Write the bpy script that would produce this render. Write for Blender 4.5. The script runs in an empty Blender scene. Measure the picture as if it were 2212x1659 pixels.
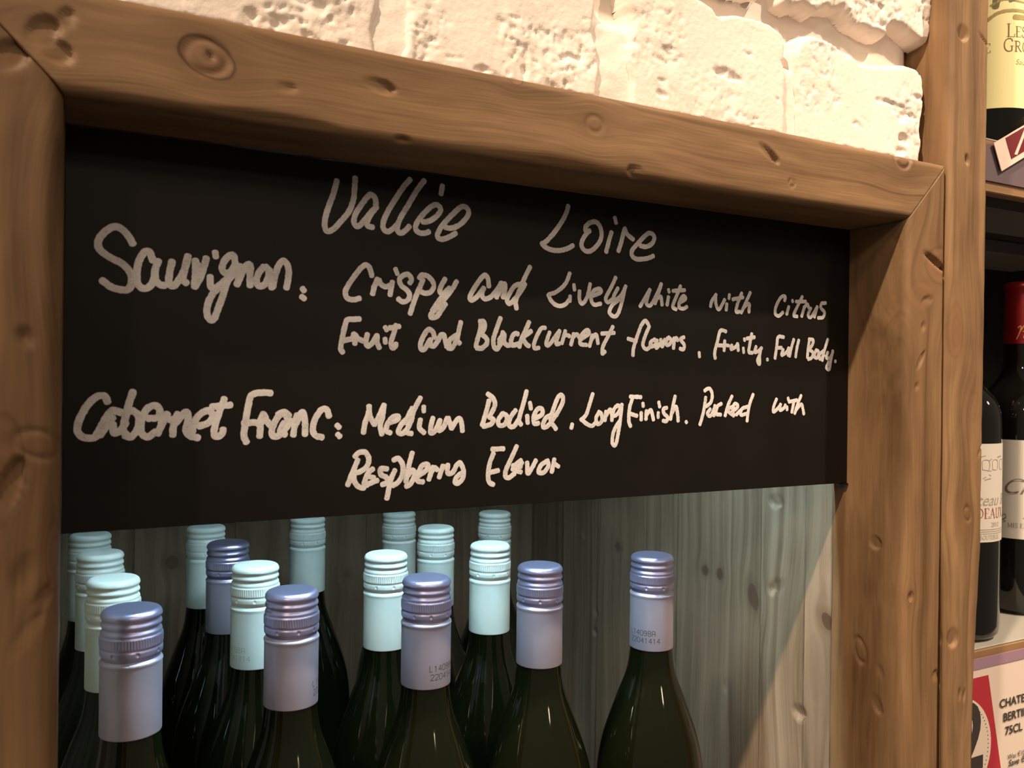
import bpy, math, random
import numpy as np
from mathutils import Matrix, Vector, noise as mnoise

random.seed(7)
SC = bpy.context.scene
COL = SC.collection
H0 = 1.45            # height of the camera above the shop floor; all shapes below are given relative to it

# ------------------------------------------------------------------ camera
YAW, PITCH, ROLL, F = 0.48729, -0.00325, 0.0121, 1827.3
_fw = np.array([math.sin(YAW), math.cos(YAW), 0.0]); _rt = np.array([math.cos(YAW), -math.sin(YAW), 0.0]); _up = np.array([0, 0, 1.0])
CF = _fw * math.cos(PITCH) + _up * math.sin(PITCH)
_u2 = _up * math.cos(PITCH) - _fw * math.sin(PITCH)
CR = _rt * math.cos(ROLL) + _u2 * math.sin(ROLL)
CU = _u2 * math.cos(ROLL) - _rt * math.sin(ROLL)
cam = bpy.data.cameras.new('camera'); camo = bpy.data.objects.new('camera', cam); COL.objects.link(camo)
camo.matrix_world = Matrix(((CR[0], CU[0], -CF[0], 0), (CR[1], CU[1], -CF[1], 0), (CR[2], CU[2], -CF[2], H0), (0, 0, 0, 1)))
cam.sensor_width = 36; cam.lens = F / 2212 * 36; cam.clip_start = .01; cam.clip_end = 50
cam.dof.use_dof = True; cam.dof.focus_distance = .55; cam.dof.aperture_fstop = 18
SC.camera = camo

def ray(x, y): return CF + CR * (x - 1106) / F + CU * (829.5 - y) / F
def onY(x, y, Y): d = ray(x, y); return d * (Y / d[1])
def onX(x, y, X): d = ray(x, y); return d * (X / d[0])

# ------------------------------------------------------------------ world, lights, exposure
SC.view_settings.view_transform = 'Standard'; SC.view_settings.look = 'None'
SC.view_settings.gamma = 1; SC.view_settings.exposure = 0; SC.view_settings.use_curve_mapping = False
W = bpy.data.worlds.new('world'); SC.world = W; W.use_nodes = True
W.node_tree.nodes['Background'].inputs[0].default_value = (1.0, .80, .62, 1)
W.node_tree.nodes['Background'].inputs[1].default_value = .14

def spot(name, loc, target, power, color, angle, blend, size):
    l = bpy.data.lights.new(name, 'SPOT'); l.energy = power; l.color = color
    l.spot_size = math.radians(angle); l.spot_blend = blend; l.shadow_soft_size = size
    o = bpy.data.objects.new(name, l); COL.objects.link(o)
    o.location = (loc[0], loc[1], loc[2] + H0)
    d = Vector(target) - Vector(loc); o.rotation_euler = d.to_track_quat('-Z', 'Y').to_euler()
    return o
WARM = (1.0, .78, .56)
spot('ceiling_spot', (-.95, -.34, 1.70), (.58, .40, .12), 280, WARM, 37, 1.0, .03)
spot('ceiling_spot', (1.05, -.75, 1.70), (.86, .45, .14), 235, WARM, 46, .8, .04)
def lamp(loc, target, power, r=.13):
    l = bpy.data.lights.new('ceiling_lamp', 'AREA'); l.shape = 'DISK'; l.size = r * 2; l.energy = power; l.color = WARM
    o = bpy.data.objects.new('ceiling_lamp', l); COL.objects.link(o); o.location = (loc[0], loc[1], loc[2] + H0)
    o.rotation_euler = (Vector(target) - Vector(loc)).to_track_quat('-Z', 'Y').to_euler()
for p in ((-1.3, -1.5, 1.15), (.15, -2.2, 1.15), (1.6, -1.8, 1.15), (-2.3, -.7, 1.2), (2.7, -.9, 1.2), (.9, -3.3, 1.15)):
    lamp(p, (.3, .4, 0.), 10.5 if p[0] < -1 else (3.5 if p[0] > 1 else 5))

# ------------------------------------------------------------------ helpers
BASE = {}
def tag(o, label=None, cat=None, group=None, kind=None):
    if label: o['label'] = label
    if cat: o['category'] = cat
    if group: o['group'] = group
    if kind: o['kind'] = kind
    return o
def thing(name, base, label=None, cat=None, group=None, kind=None):
    o = bpy.data.objects.new(name, None); COL.objects.link(o); o.empty_display_size = .02
    o.location = (base[0], base[1], base[2] + H0); BASE[o.name] = np.array(base, float)
    return tag(o, label, cat, group, kind)
def obj(name, v, f, mat, parent=None, smooth=True, rest=None):
    v = np.asarray(v, float).reshape(-1, 3)
    if parent is not None: base = BASE[parent.name]
    else: base = np.array([(v[:, 0].min() + v[:, 0].max()) / 2, (v[:, 1].min() + v[:, 1].max()) / 2, v[:, 2].min()])
    me = bpy.data.meshes.new(name); me.from_pydata((v - base).tolist(), [], [tuple(int(i) for i in q) for q in f])
    if smooth: me.polygons.foreach_set('use_smooth', [True] * len(me.polygons))
    if rest is not None:
        a = me.attributes.new('rest', 'FLOAT_VECTOR', 'POINT'); a.data.foreach_set('vector', np.asarray(rest, float).ravel())
    me.materials.append(mat); me.update()
    o = bpy.data.objects.new(name, me); COL.objects.link(o); BASE[o.name] = base
    if parent is not None: o.parent = parent
    else: o.location = (base[0], base[1], base[2] + H0)
    return o
def fbm(x, y, z, oct=4): return mnoise.fractal(Vector((x, y, z)), 1.0, 2.0, oct)

class Mesh:
    def __init__(s): s.v = []; s.f = []
    def add(s, v, f):
        n = len(s.v); s.v += [tuple(p) for p in v]; s.f += [tuple(i + n for i in q) for q in f]
    def box(s, lo, hi):
        x0, y0, z0 = lo; x1, y1, z1 = hi
        s.add([(x0, y0, z0), (x1, y0, z0), (x1, y1, z0), (x0, y1, z0), (x0, y0, z1), (x1, y0, z1), (x1, y1, z1), (x0, y1, z1)],
              [(0, 3, 2, 1), (4, 5, 6, 7), (0, 1, 5, 4), (1, 2, 6, 5), (2, 3, 7, 6), (3, 0, 4, 7)])
    def obj(s, name, mat, parent=None, smooth=False, rest=False):
        return obj(name, s.v, s.f, mat, parent, smooth, rest=s.v if rest else None)
def bevel_box(lo, hi, b):
    """box with chamfered edges along every side: 24 corner points"""
    v = []; f = []
    m = Mesh()
    idx = {}
    for ix in (0, 1):
        for iy in (0, 1):
            for iz in (0, 1):
                c = [(lo, hi)[i][k] for k, i in enumerate((ix, iy, iz))]; s = [1 - 2 * i for i in (ix, iy, iz)]
                for ax in range(3):
                    p = list(c)
                    for k in range(3):
                        if k != ax: p[k] += s[k] * b
                    idx[(ix, iy, iz, ax)] = len(v); v.append(tuple(p))
    for ax in range(3):
        o1, o2 = [k for k in range(3) if k != ax]
        for s in (0, 1):
            q = []
            for a, bb in ((0, 0), (1, 0), (1, 1), (0, 1)):
                t = [0, 0, 0]; t[ax] = s; t[o1] = a; t[o2] = bb; q.append(idx[(*t, ax)])
            f.append(tuple(q))
        for a in (0, 1):          # edges along ax
            for bb in (0, 1):
                q = []
                for e, axis in ((0, o1), (1, o1), (1, o2), (0, o2)):
                    t = [0, 0, 0]; t[ax] = e; t[o1] = a; t[o2] = bb; q.append(idx[(*t, axis)])
                f.append(tuple(q))
    for ix in (0, 1):
        for iy in (0, 1):
            for iz in (0, 1): f.append(tuple(idx[(ix, iy, iz, k)] for k in range(3)))
    return v, f

# ------------------------------------------------------------------ materials
class N:
    def __init__(s, name):
        s.m = bpy.data.materials.new(name); s.m.use_nodes = True; s.t = s.m.node_tree
        s.b = s.t.nodes['Principled BSDF']
    def n(s, typ, **kw):
        nd = s.t.nodes.new(typ)
        for k, v in kw.items(): setattr(nd, k, v)
        return nd
    def set(s, sock, v):
        if hasattr(v, 'is_output') or isinstance(v, bpy.types.NodeSocket): s.t.links.new(v, sock)
        else: sock.default_value = v
    def math(s, op, a, b=None, c=None, clamp=False):
        nd = s.n('ShaderNodeMath', operation=op); nd.use_clamp = clamp
        s.set(nd.inputs[0], a)
        if b is not None: s.set(nd.inputs[1], b)
        if c is not None: s.set(nd.inputs[2], c)
        return nd.outputs[0]
    def mix(s, f, a, b):
        nd = s.n('ShaderNodeMix', data_type='RGBA'); s.set(nd.inputs[0], f)
        s.set(nd.inputs[6], a if not isinstance(a, tuple) else (*a, 1)); s.set(nd.inputs[7], b if not isinstance(b, tuple) else (*b, 1))
        return nd.outputs[2]
    def noise(s, vec, scale=1, detail=4, rough=.5, dist=0):
        nd = s.n('ShaderNodeTexNoise'); s.set(nd.inputs['Vector'], vec); nd.inputs['Scale'].default_value = scale
        nd.inputs['Detail'].default_value = detail; nd.inputs['Roughness'].default_value = rough; nd.inputs['Distortion'].default_value = dist
        return nd.outputs[0]
    def comb(s, x, y, z):
        nd = s.n('ShaderNodeCombineXYZ')
        for i, v in enumerate((x, y, z)): s.set(nd.inputs[i], v)
        return nd.outputs[0]
    def ramp(s, f, pts):
        nd = s.n('ShaderNodeValToRGB'); s.set(nd.inputs[0], f); e = nd.color_ramp.elements
        while len(e) < len(pts): e.new(.5)
        for i, (p, c) in enumerate(pts): e[i].position = p; e[i].color = (*c, 1)
        return nd.outputs[0]
    def smooth(s, x, a, b):
        nd = s.n('ShaderNodeMapRange', interpolation_type='SMOOTHSTEP'); s.set(nd.inputs[0], x)
        nd.inputs[1].default_value = a; nd.inputs[2].default_value = b
        return nd.outputs[0]
    def bump(s, h, dist, strength=1):
        nd = s.n('ShaderNodeBump'); s.set(nd.inputs['Height'], h); nd.inputs['Distance'].default_value = dist; nd.inputs['Strength'].default_value = strength
        s.t.links.new(nd.outputs[0], s.b.inputs['Normal'])
    def p(s, **kw):
        for k, v in kw.items(): s.set(s.b.inputs[k.replace('_', ' ')], (*v, 1) if isinstance(v, tuple) and len(v) == 3 else v)
        return s.m

def wood_mat(name, axis, dark, light, knots=(), knotcol=(.16, .075, .04), ringcol=(.05, .022, .012), rough=.55, band=(7, 75), contrast=(.32, .70), perobj=0., red=None):
    """axis = grain direction; knots = (centre xyz, radius along grain, radius across, strength, tilt)"""
    g = N(name)
    at = g.n('ShaderNodeAttribute', attribute_name='rest')
    sp = g.n('ShaderNodeSeparateXYZ'); g.set(sp.inputs[0], at.outputs['Vector'])
    order = {'X': (0, 2, 1), 'Z': (2, 0, 1), 'ZY': (2, 1, 0)}[axis]
    u, a, b = [sp.outputs[i] for i in order]
    if perobj:
        oi = g.n('ShaderNodeObjectInfo')
        u = g.math('ADD', u, g.math('MULTIPLY', oi.outputs['Random'], 7.0))
    masks = []
    a2 = a
    for (c, ru, rv, st, tilt) in knots:
        cu, ca, cb = [c[i] for i in order]
        x = g.math('SUBTRACT', sp.outputs[order[0]], cu); y = g.math('SUBTRACT', a, ca); z = g.math('SUBTRACT', b, cb)
        x = g.math('ADD', x, g.math('MULTIPLY', y, tilt))
        d2 = g.math('ADD', g.math('ADD', g.math('POWER', g.math('DIVIDE', x, ru), 2.0), g.math('POWER', g.math('DIVIDE', y, rv), 2.0)), g.math('POWER', g.math('DIVIDE', z, max(rv, .012)), 2.0))
        fall = g.math('POWER', 2.718, g.math('MULTIPLY', d2, -.16))
        a2 = g.math('SUBTRACT', a2, g.math('MULTIPLY', g.math('MULTIPLY', y, .72), fall))
        kn = g.noise(at.outputs['Vector'], 95, 2)
        masks.append((g.math('MULTIPLY', g.math('SQRT', d2), g.math('ADD', .8, g.math('MULTIPLY', kn, .4))), fall, st))
    wob = g.noise(g.comb(g.math('MULTIPLY', u, 6), g.math('MULTIPLY', a2, 9), g.math('MULTIPLY', b, 9)), 1, 2)
    a3 = g.math('ADD', a2, g.math('MULTIPLY', g.math('SUBTRACT', wob, .5), .014))
    f1 = g.noise(g.comb(g.math('MULTIPLY', u, band[0]), g.math('MULTIPLY', a3, band[1]), g.math('MULTIPLY', b, band[1] * .5)), 1, 3, .5)
    f0 = g.noise(g.comb(g.math('MULTIPLY', u, 2.2), g.math('MULTIPLY', a3, 150), g.math('MULTIPLY', b, 90)), 1, 2, .5)
    f2 = g.noise(g.comb(g.math('MULTIPLY', u, 30), g.math('MULTIPLY', a3, 700), g.math('MULTIPLY', b, 500)), 1, 2, .5)
    f3 = g.noise(at.outputs['Vector'], 9, 3, .6)
    f = g.math('ADD', g.math('MULTIPLY', f1, .72), g.math('ADD', g.math('MULTIPLY', f2, .16), g.math('MULTIPLY', f3, .2)))
    col = g.ramp(f, [(contrast[0], dark), (contrast[1], light)])
    col = g.mix(g.math('MULTIPLY', g.smooth(f0, .56, .72), .55), col, dark)
    if perobj:
        col = g.mix(g.math('MULTIPLY', oi.outputs['Random'], .38), col, dark)
    if red:
        col = g.mix(g.math('MULTIPLY', g.smooth(f3, .5, .75), .5), col, red)
    for d, fall, st in masks:
        halo = g.math('MULTIPLY', g.smooth(d, 2.6, .9), .45 * st)
        col = g.mix(halo, col, tuple(.55 * x + .45 * y for x, y in zip(dark, knotcol)))
        core = g.math('MULTIPLY', g.smooth(d, 1.0, .82), .85 * st)
        rings = g.math('MULTIPLY', g.math('ADD', g.math('SINE', g.math('MULTIPLY', d, 15)), 1), .13)
        col = g.mix(core, col, g.mix(rings, knotcol, ringcol))
        e = g.math('DIVIDE', g.math('SUBTRACT', d, g.math('ADD', .94, g.math('MULTIPLY', wob, .1))), .07)
        rim = g.math('MULTIPLY', g.math('POWER', 2.718, g.math('MULTIPLY', g.math('MULTIPLY', e, e), -1)), .85 * st * st)
        col = g.mix(rim, col, ringcol)
    g.bump(g.math('ADD', g.math('MULTIPLY', f1, .5), f2), (.0006), .22)
    return g.p(Base_Color=col, Roughness=rough, Specular_IOR_Level=.3)

def plain(name, col, rough=.5, metal=0., spec=.5, **kw):
    return N(name).p(Base_Color=col, Roughness=rough, Metallic=metal, Specular_IOR_Level=spec, **kw)

# ------------------------------------------------------------------ main measures (metres, camera relative)
XL, XR, YF, YB = -.0009, .4703, .3558, .4          # frame opening, frame front, board face
ZI, ZO, ZB = .1055, .1450, -.0661                   # rail underside, rail top, board bottom
XS, XLO = .5081, -.0400                             # outer faces of the stiles
YK = .4120                                          # back of the frame timber
ZTOP, ZSH = -.1175, -.4135                          # bottle tops, niche shelf
YBACK = .836

# ------------------------------------------------------------------ timber builder
def timber(name, axis, lo, hi, r, mat, parent, dents=(), cut0=None, cut1=None, step=.0011, wav=.0007, seed=0):
    """rounded, slightly uneven squared timber; axis X or Z; dents = (centre, r1, r2, angle, depth, kind)"""
    L = 0 if axis == 'X' else 2
    A, B = (1, 2) if axis == 'X' else (0, 1)
    a0, a1, b0, b1 = lo[A], hi[A], lo[B], hi[B]
    prof = []
    def line(p, q, n):
        m = max(1, int(math.dist(p, q) / step))
        for i in range(m): t = i / m; prof.append((p[0] + (q[0] - p[0]) * t, p[1] + (q[1] - p[1]) * t, n[0], n[1]))
    def arc(c, s, r):
        k = max(3, int(r * 1.57 / step * 1.2))
        for i in range(k):
            t = s + (math.pi / 2) * i / k; prof.append((c[0] + r * math.cos(t), c[1] + r * math.sin(t), math.cos(t), math.sin(t)))
    q = .0006
    # corner radii: front edges rounded (r), back edges sharp (q); the front is low Y
    r00, r10, r11, r01 = (r, q, q, r) if axis == 'X' else (r, r, q, q)
    line((a0 + r00, b0), (a1 - r10, b0), (0, -1)); arc((a1 - r10, b0 + r10), -math.pi / 2, r10)
    line((a1, b0 + r10), (a1, b1 - r11), (1, 0)); arc((a1 - r11, b1 - r11), 0, r11)
    line((a1 - r11, b1), (a0 + r01, b1), (0, 1)); arc((a0 + r01, b1 - r01), math.pi / 2, r01)
    line((a0, b1 - r01), (a0, b0 + r00), (-1, 0)); arc((a0 + r00, b0 + r00), math.pi, r00)
    P = np.array(prof); n = len(P); m = int((hi[L] - lo[L]) / step) + 1
    V = np.zeros((m, n, 3)); NR = np.zeros((m, n, 3))
    s0 = np.array([cut0(p[0], p[1]) if cut0 else lo[L] for p in P]); s1 = np.array([cut1(p[0], p[1]) if cut1 else hi[L] for p in P])
    t = np.linspace(0, 1, m)[:, None]
    V[:, :, L] = s0[None] * (1 - t) + s1[None] * t
    V[:, :, A] = P[None, :, 0]; V[:, :, B] = P[None, :, 1]; NR[:, :, A] = P[None, :, 2]; NR[:, :, B] = P[None, :, 3]
    V = V.reshape(-1, 3); NR = NR.reshape(-1, 3); rest = V.copy()
    st = np.array([3., 3., 3.]); st *= 6; st[L] = 5
    disp = np.array([mnoise.noise(Vector((p * st + seed * 3.7).tolist())) * wav + mnoise.noise(Vector((p * np.where(np.arange(3) == L, 60, 160)).tolist())) * wav * .22 for p in V])
    for (c, r1, r2, ang, dep, kind) in dents:
        D = V - np.array(c)
        near = (np.abs(D) < max(r1, r2) * 1.6).all(1)
        # local axes on the face: e1 along timber, e2 across, chosen from the dominant normal
        nn = NR[near]; d = D[near]
        e1 = np.zeros(3); e1[L] = 1
        e2 = np.cross(nn, e1); ln = np.linalg.norm(e2, axis=1)[:, None]; e2 = e2 / np.maximum(ln, 1e-6)
        p1 = d[:, L]; p2 = (d * e2).sum(1); ca, sa = math.cos(ang), math.sin(ang)
        x = p1 * ca + p2 * sa; y = -p1 * sa + p2 * ca
        e = np.sqrt((x / r1) ** 2 + (y / r2) ** 2)
        if kind == 'cut':    # slanted hammer cut: steep at +x, running out towards -x
            w = np.clip((1 - e) / .22, 0, 1); w = w * w * (3 - 2 * w) * np.clip(.5 + .5 * x / r1, 0, 1)
        elif kind == 'ring':
            w = np.exp(-((e - .8) / .16) ** 2)
        else:
            w = np.clip(1 - e * e, 0, 1) ** 1.5
        disp[near] -= dep * w
    V = V + NR * disp[:, None]
    idx = np.arange(m * n).reshape(m, n)
    q = np.stack([idx[:-1], np.roll(idx, -1, 1)[:-1], np.roll(idx, -1, 1)[1:], idx[1:]], -1).reshape(-1, 4)
    faces = [tuple(x) for x in q] + [tuple(idx[0][::-1]), tuple(idx[-1])]
    return obj(name, V, faces, mat, parent, rest=rest)

# ------------------------------------------------------------------ picture frame of stained timber
WD, WL = (.088, .044, .0185), (.272, .158, .077)
def kY(x, y, ru, rv, st=1., tilt=0., Y=YF): return (onY(x, y, Y), ru, rv, st, tilt)
def kX(x, y, ru, rv, st=1., tilt=0., X=XR): return (onX(x, y, X), ru, rv, st, tilt)
rail_m = wood_mat('stained_pine_rail', 'X', WD, WL, [kY(447, 122, .0105, .0082, .95, .35), kY(1285, 268, .0062, .0055, .28), kY(1952, 342, .0105, .0078, .5), kY(1117, 168, .004, .0032, .8), kY(70, 60, .012, .008, .4)], knotcol=(.21, .115, .06))
stile_m = wood_mat('stained_pine_stile', 'Z', WD, WL, [kY(2035, 575, .012, .016, .55), kY(1990, 640, .010, .012, .25), kY(1945, 830, .003, .0025, .8), kY(1968, 1290, .004, .003, .7)], knotcol=(.25, .125, .06))
stile2_m = wood_mat('stained_pine_stile_b', 'Z', WD, WL, [kY(5, 1010, .020, .007, .6), kY(118, 1200, .014, .003, .6), kY(20, 120, .01, .01, .3)], knotcol=(.19, .095, .045))
post_m = wood_mat('stained_pine_post', 'Z', WD, (.32, .19, .095), [kY(2064, 715, .018, .0075, .45), kY(2104, 880, .010, .007, .35), kY(2085, 1120, .010, .007, .25), kY(2080, 1505, .008, .004, .3)], knotcol=(.22, .11, .055))

fr = thing('display_frame', (.235, .384, -.45), 'brown stained timber frame with mitred corners around the chalkboard and bottles', 'frame')
hr = ZO - ZI; wR = XS - XR; wL = XL - XLO
G = .00025
def dY(x, y, r1, r2, ang, dep, kind='cut'): return (onY(x, y, YF), r1, r2, ang, dep, kind)
def dX(x, y, r1, r2, ang, dep, kind='cut', X=XR): return (onX(x, y, X), r1, r2, ang, dep, kind)
rail = timber('top_rail', 'X', (XLO, YF, ZI), (XS, YK, ZO), .0042, rail_m, fr,
    [dY(820, 184, .0085, .0030, -.12, .0022), dY(1660, 330, .0100, .0026, -.5, .0030), dY(618, 190, .0050, .0022, .2, .0012), dY(1375, 372, .0062, .0036, 3.0, .0020, 'cut'),
     dY(447, 122, .0100, .0082, 0, .0009, 'ring'), dY(455, 120, .0016, .0022, .4, .0018, 'pit'), dY(872, 308, .0050, .0030, 0, .0022, 'pit'), dY(1285, 268, .006, .005, 0, .0005, 'ring'),
     dY(1952, 342, .0085, .0075, 0, .0010, 'ring'), dY(125, 112, .0055, .0048, 0, .0030, 'cut'), dY(90, 70, .0080, .0050, .9, .0028, 'cut'), dY(140, 45, .006, .003, 1.1, .0016, 'cut'),
     dY(1710, 395, .003, .0025, 0, .0008, 'ring'), dY(1115, 168, .0025, .0022, 0, .0012, 'pit'), dY(600, 260, .03, .004, 0, .0012, 'pit'), dY(1180, 345, .06, .004, 0, .001, 'pit')],
    cut0=lambda y, z: XL - (z - ZI) * wL / hr + G, cut1=lambda y, z: XR + (z - ZI) * wR / hr - G, seed=1)
st_r = timber('stile', 'Z', (XR, YF, -.45), (XS, YK, ZO), .0045, stile_m, fr,
    [dY(2022, 566, .0022, .0150, -.45, .0048, 'pit'), dY(1988, 780, .0080, .0020, -.55, .0020, 'cut'), dY(2003, 650, .003, .006, .2, .0012), dY(1995, 705, .0035, .0025, 0, .0012, 'pit'),
     dX(1890, 1172, .0055, .0045, -2.4, .0030), dX(1893, 1520, .0080, .0035, -2.7, .0022), dX(1857, 1405, .010, .005, .3, .0014, 'ring'), dX(1900, 1450, .006, .003, .3, .001, 'pit'),
     dY(1968, 1290, .004, .003, .3, .0018, 'pit'), dY(2022, 1460, .004, .004, .3, .0018, 'cut'), dY(1980, 835, .003, .002, .3, .0012, 'pit')],
    cut1=lambda x, y: ZI + (x - XR) * hr / wR - G * 2, seed=2)
st_l = timber('stile', 'Z', (XLO, YF, -.45), (XL, YK, ZO), .0075, stile2_m, fr,
    [dY(55, 728, .0050, .0035, .2, .0016, 'pit'), dY(20, 120, .008, .005, -.8, .003, 'cut'), dY(20, 1060, .014, .004, -.3, .0035, 'cut'), dY(52, 1240, .010, .005, -.3, .0012, 'pit'),
     dY(70, 1330, .014, .003, -.5, .0010, 'cut'), dY(50, 1380, .012, .003, -.6, .0009, 'cut'), dY(85, 960, .006, .01, -.3, .0008, 'ring'), dY(35, 1300, .02, .006, .3, .001, 'pit')],
    cut1=lambda x, y: ZI + (XL - x) * hr / wL - G * 2, seed=3, wav=.0009)

post = timber('timber_post', 'Z', (.5107, .3556, -.62), (.5505, .4300, .62), .0035, post_m, None,
    [dY(2080, 70, .0060, .0060, 3.14, .0028, 'cut'), dY(2088, 345, .0045, .0020, .2, .0030, 'pit'), dY(2057, 1376, .0075, .0060, 3.14, .0028, 'cut'), dY(2128, 90, .001, .011, -.6, .0018, 'pit'),
     dY(2118, 975, .008, .0014, -.6, .0016, 'cut'), dY(2075, 1500, .0055, .0018, .1, .0020, 'pit'), dY(2088, 1505, .0055, .0018, -.2, .0018, 'pit'), dY(2090, 1110, .006, .004, .3, .0008, 'ring'), ((.5505, .3556, -.25), .15, .03, 0, .0042, 'pit')],
    seed=5, wav=.0012)
tag(post, 'brown stained square timber post standing between the frame and the shelves', 'post')

# ------------------------------------------------------------------ chalkboard with its handwriting
board_m = N('blackboard_paint')
_n = board_m.noise(board_m.n('ShaderNodeTexCoord').outputs['Object'], 22, 5, .6)
board_m = board_m.p(Base_Color=board_m.ramp(_n, [(.35, (.0045, .0037, .0030)), (.8, (.0070, .0058, .0048))]), Roughness=.5, Specular_IOR_Level=.22)
marker_m = N('chalk_marker')
_c = marker_m.n('ShaderNodeTexCoord').outputs['Object']
_n1 = marker_m.noise(_c, 2600, 2, .6); _n2 = marker_m.noise(_c, 160, 3, .6)
_f = marker_m.math('ADD', marker_m.math('MULTIPLY', _n1, .6), marker_m.math('MULTIPLY', _n2, .4))
marker_m = marker_m.p(Base_Color=marker_m.ramp(_f, [(.36, (.44, .41, .41)), (.5, (.68, .645, .65)), (.7, (.76, .725, .73))]), Roughness=.6)
cb = thing('chalkboard', (.235, .4015, ZB), 'black chalkboard sign handwritten with wine notes, set inside the timber frame', 'sign')
bv, bf = bevel_box((XL + .0006, YB, ZB), (XR - .0006, YB + .003, ZI - .0006), .0002)
obj('board_panel', bv, bf, board_m, cb, smooth=False)
bv, bf = bevel_box((.004, YB + .0033, ZB + .0008), (.4665, YB + .0113, .0990), .0004); obj('light_baffle', bv, bf, board_m, cb, smooth=False)  # unseen board added to block LED light from the stile and board gap
m = Mesh(); m.box((XR - .0042, YB - .0012, ZB - .0012), (XR - .0006, YB + .0032, ZB - .0001)); m.obj('corner_clip', board_m, cb)

def catmull(P, step):
    P = [np.array(p, float) for p in P]
    if len(P) == 2: out = [P[0] + (P[1] - P[0]) * t for t in np.linspace(0, 1, max(2, int(np.linalg.norm(P[1] - P[0]) / step) + 1))]; return np.array(out)
    Q = [2 * P[0] - P[1]] + P + [2 * P[-1] - P[-2]]; out = []
    for i in range(1, len(Q) - 2):
        n = max(2, int(np.linalg.norm(Q[i + 1] - Q[i]) / step))
        for k in range(n):
            t = k / n
            out.append(.5 * ((2 * Q[i]) + (-Q[i - 1] + Q[i + 1]) * t + (2 * Q[i - 1] - 5 * Q[i] + 4 * Q[i + 1] - Q[i + 2]) * t * t + (-Q[i - 1] + 3 * Q[i] - 3 * Q[i + 1] + Q[i + 2]) * t ** 3))
    out.append(P[-1]); return np.array(out)
def ribbon2d(mesh, P, w, put, lift, jag=.06, step=.0005, seed=0):
    """flat stroke with rounded ends along the 2D polyline P; put(s, z, h) gives the 3D point"""
    C = catmull(P, step); n = len(C)
    T = np.gradient(C, axis=0); T /= np.maximum(np.linalg.norm(T, axis=1), 1e-9)[:, None]
    Nn = np.stack([-T[:, 1], T[:, 0]], 1); v = []; f = []; p2 = []
    def pt(p, h): p2.append((p[0], p[1])); v.append(put(p[0], p[1], h))
    for i in range(n):
        j1 = 1 + jag * mnoise.noise(Vector((C[i][0] * 900, C[i][1] * 900, seed))); j2 = 1 + jag * mnoise.noise(Vector((C[i][0] * 900, C[i][1] * 900, seed + 9)))
        pt(C[i] + Nn[i] * w / 2 * j1, lift * .8); pt(C[i], lift); pt(C[i] - Nn[i] * w / 2 * j2, lift * .8)
        if i: k = 3 * i; f += [(k - 3, k, k + 1, k - 2), (k - 2, k + 1, k + 2, k - 1)]
    for e, s in ((0, -1), (n - 1, 1)):
        prev = 3 * e; K = 5
        for q in range(1, K):
            t = math.pi * q / K; pt(C[e] + (Nn[e] * math.cos(t) + T[e] * s * math.sin(t) * .7) * w / 2, lift * .8); cur = len(v) - 1
            f.append((3 * e + 1, prev, cur)); prev = cur
        f.append((3 * e + 1, prev, 3 * e + 2))
    g = []
    for q in f:
        P2 = [p2[i] for i in q]; A = sum(P2[i][0] * P2[(i + 1) % len(q)][1] - P2[(i + 1) % len(q)][0] * P2[i][1] for i in range(len(q)))
        g.append(q if A > 0 else q[::-1])
    mesh.add(v, g)

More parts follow.
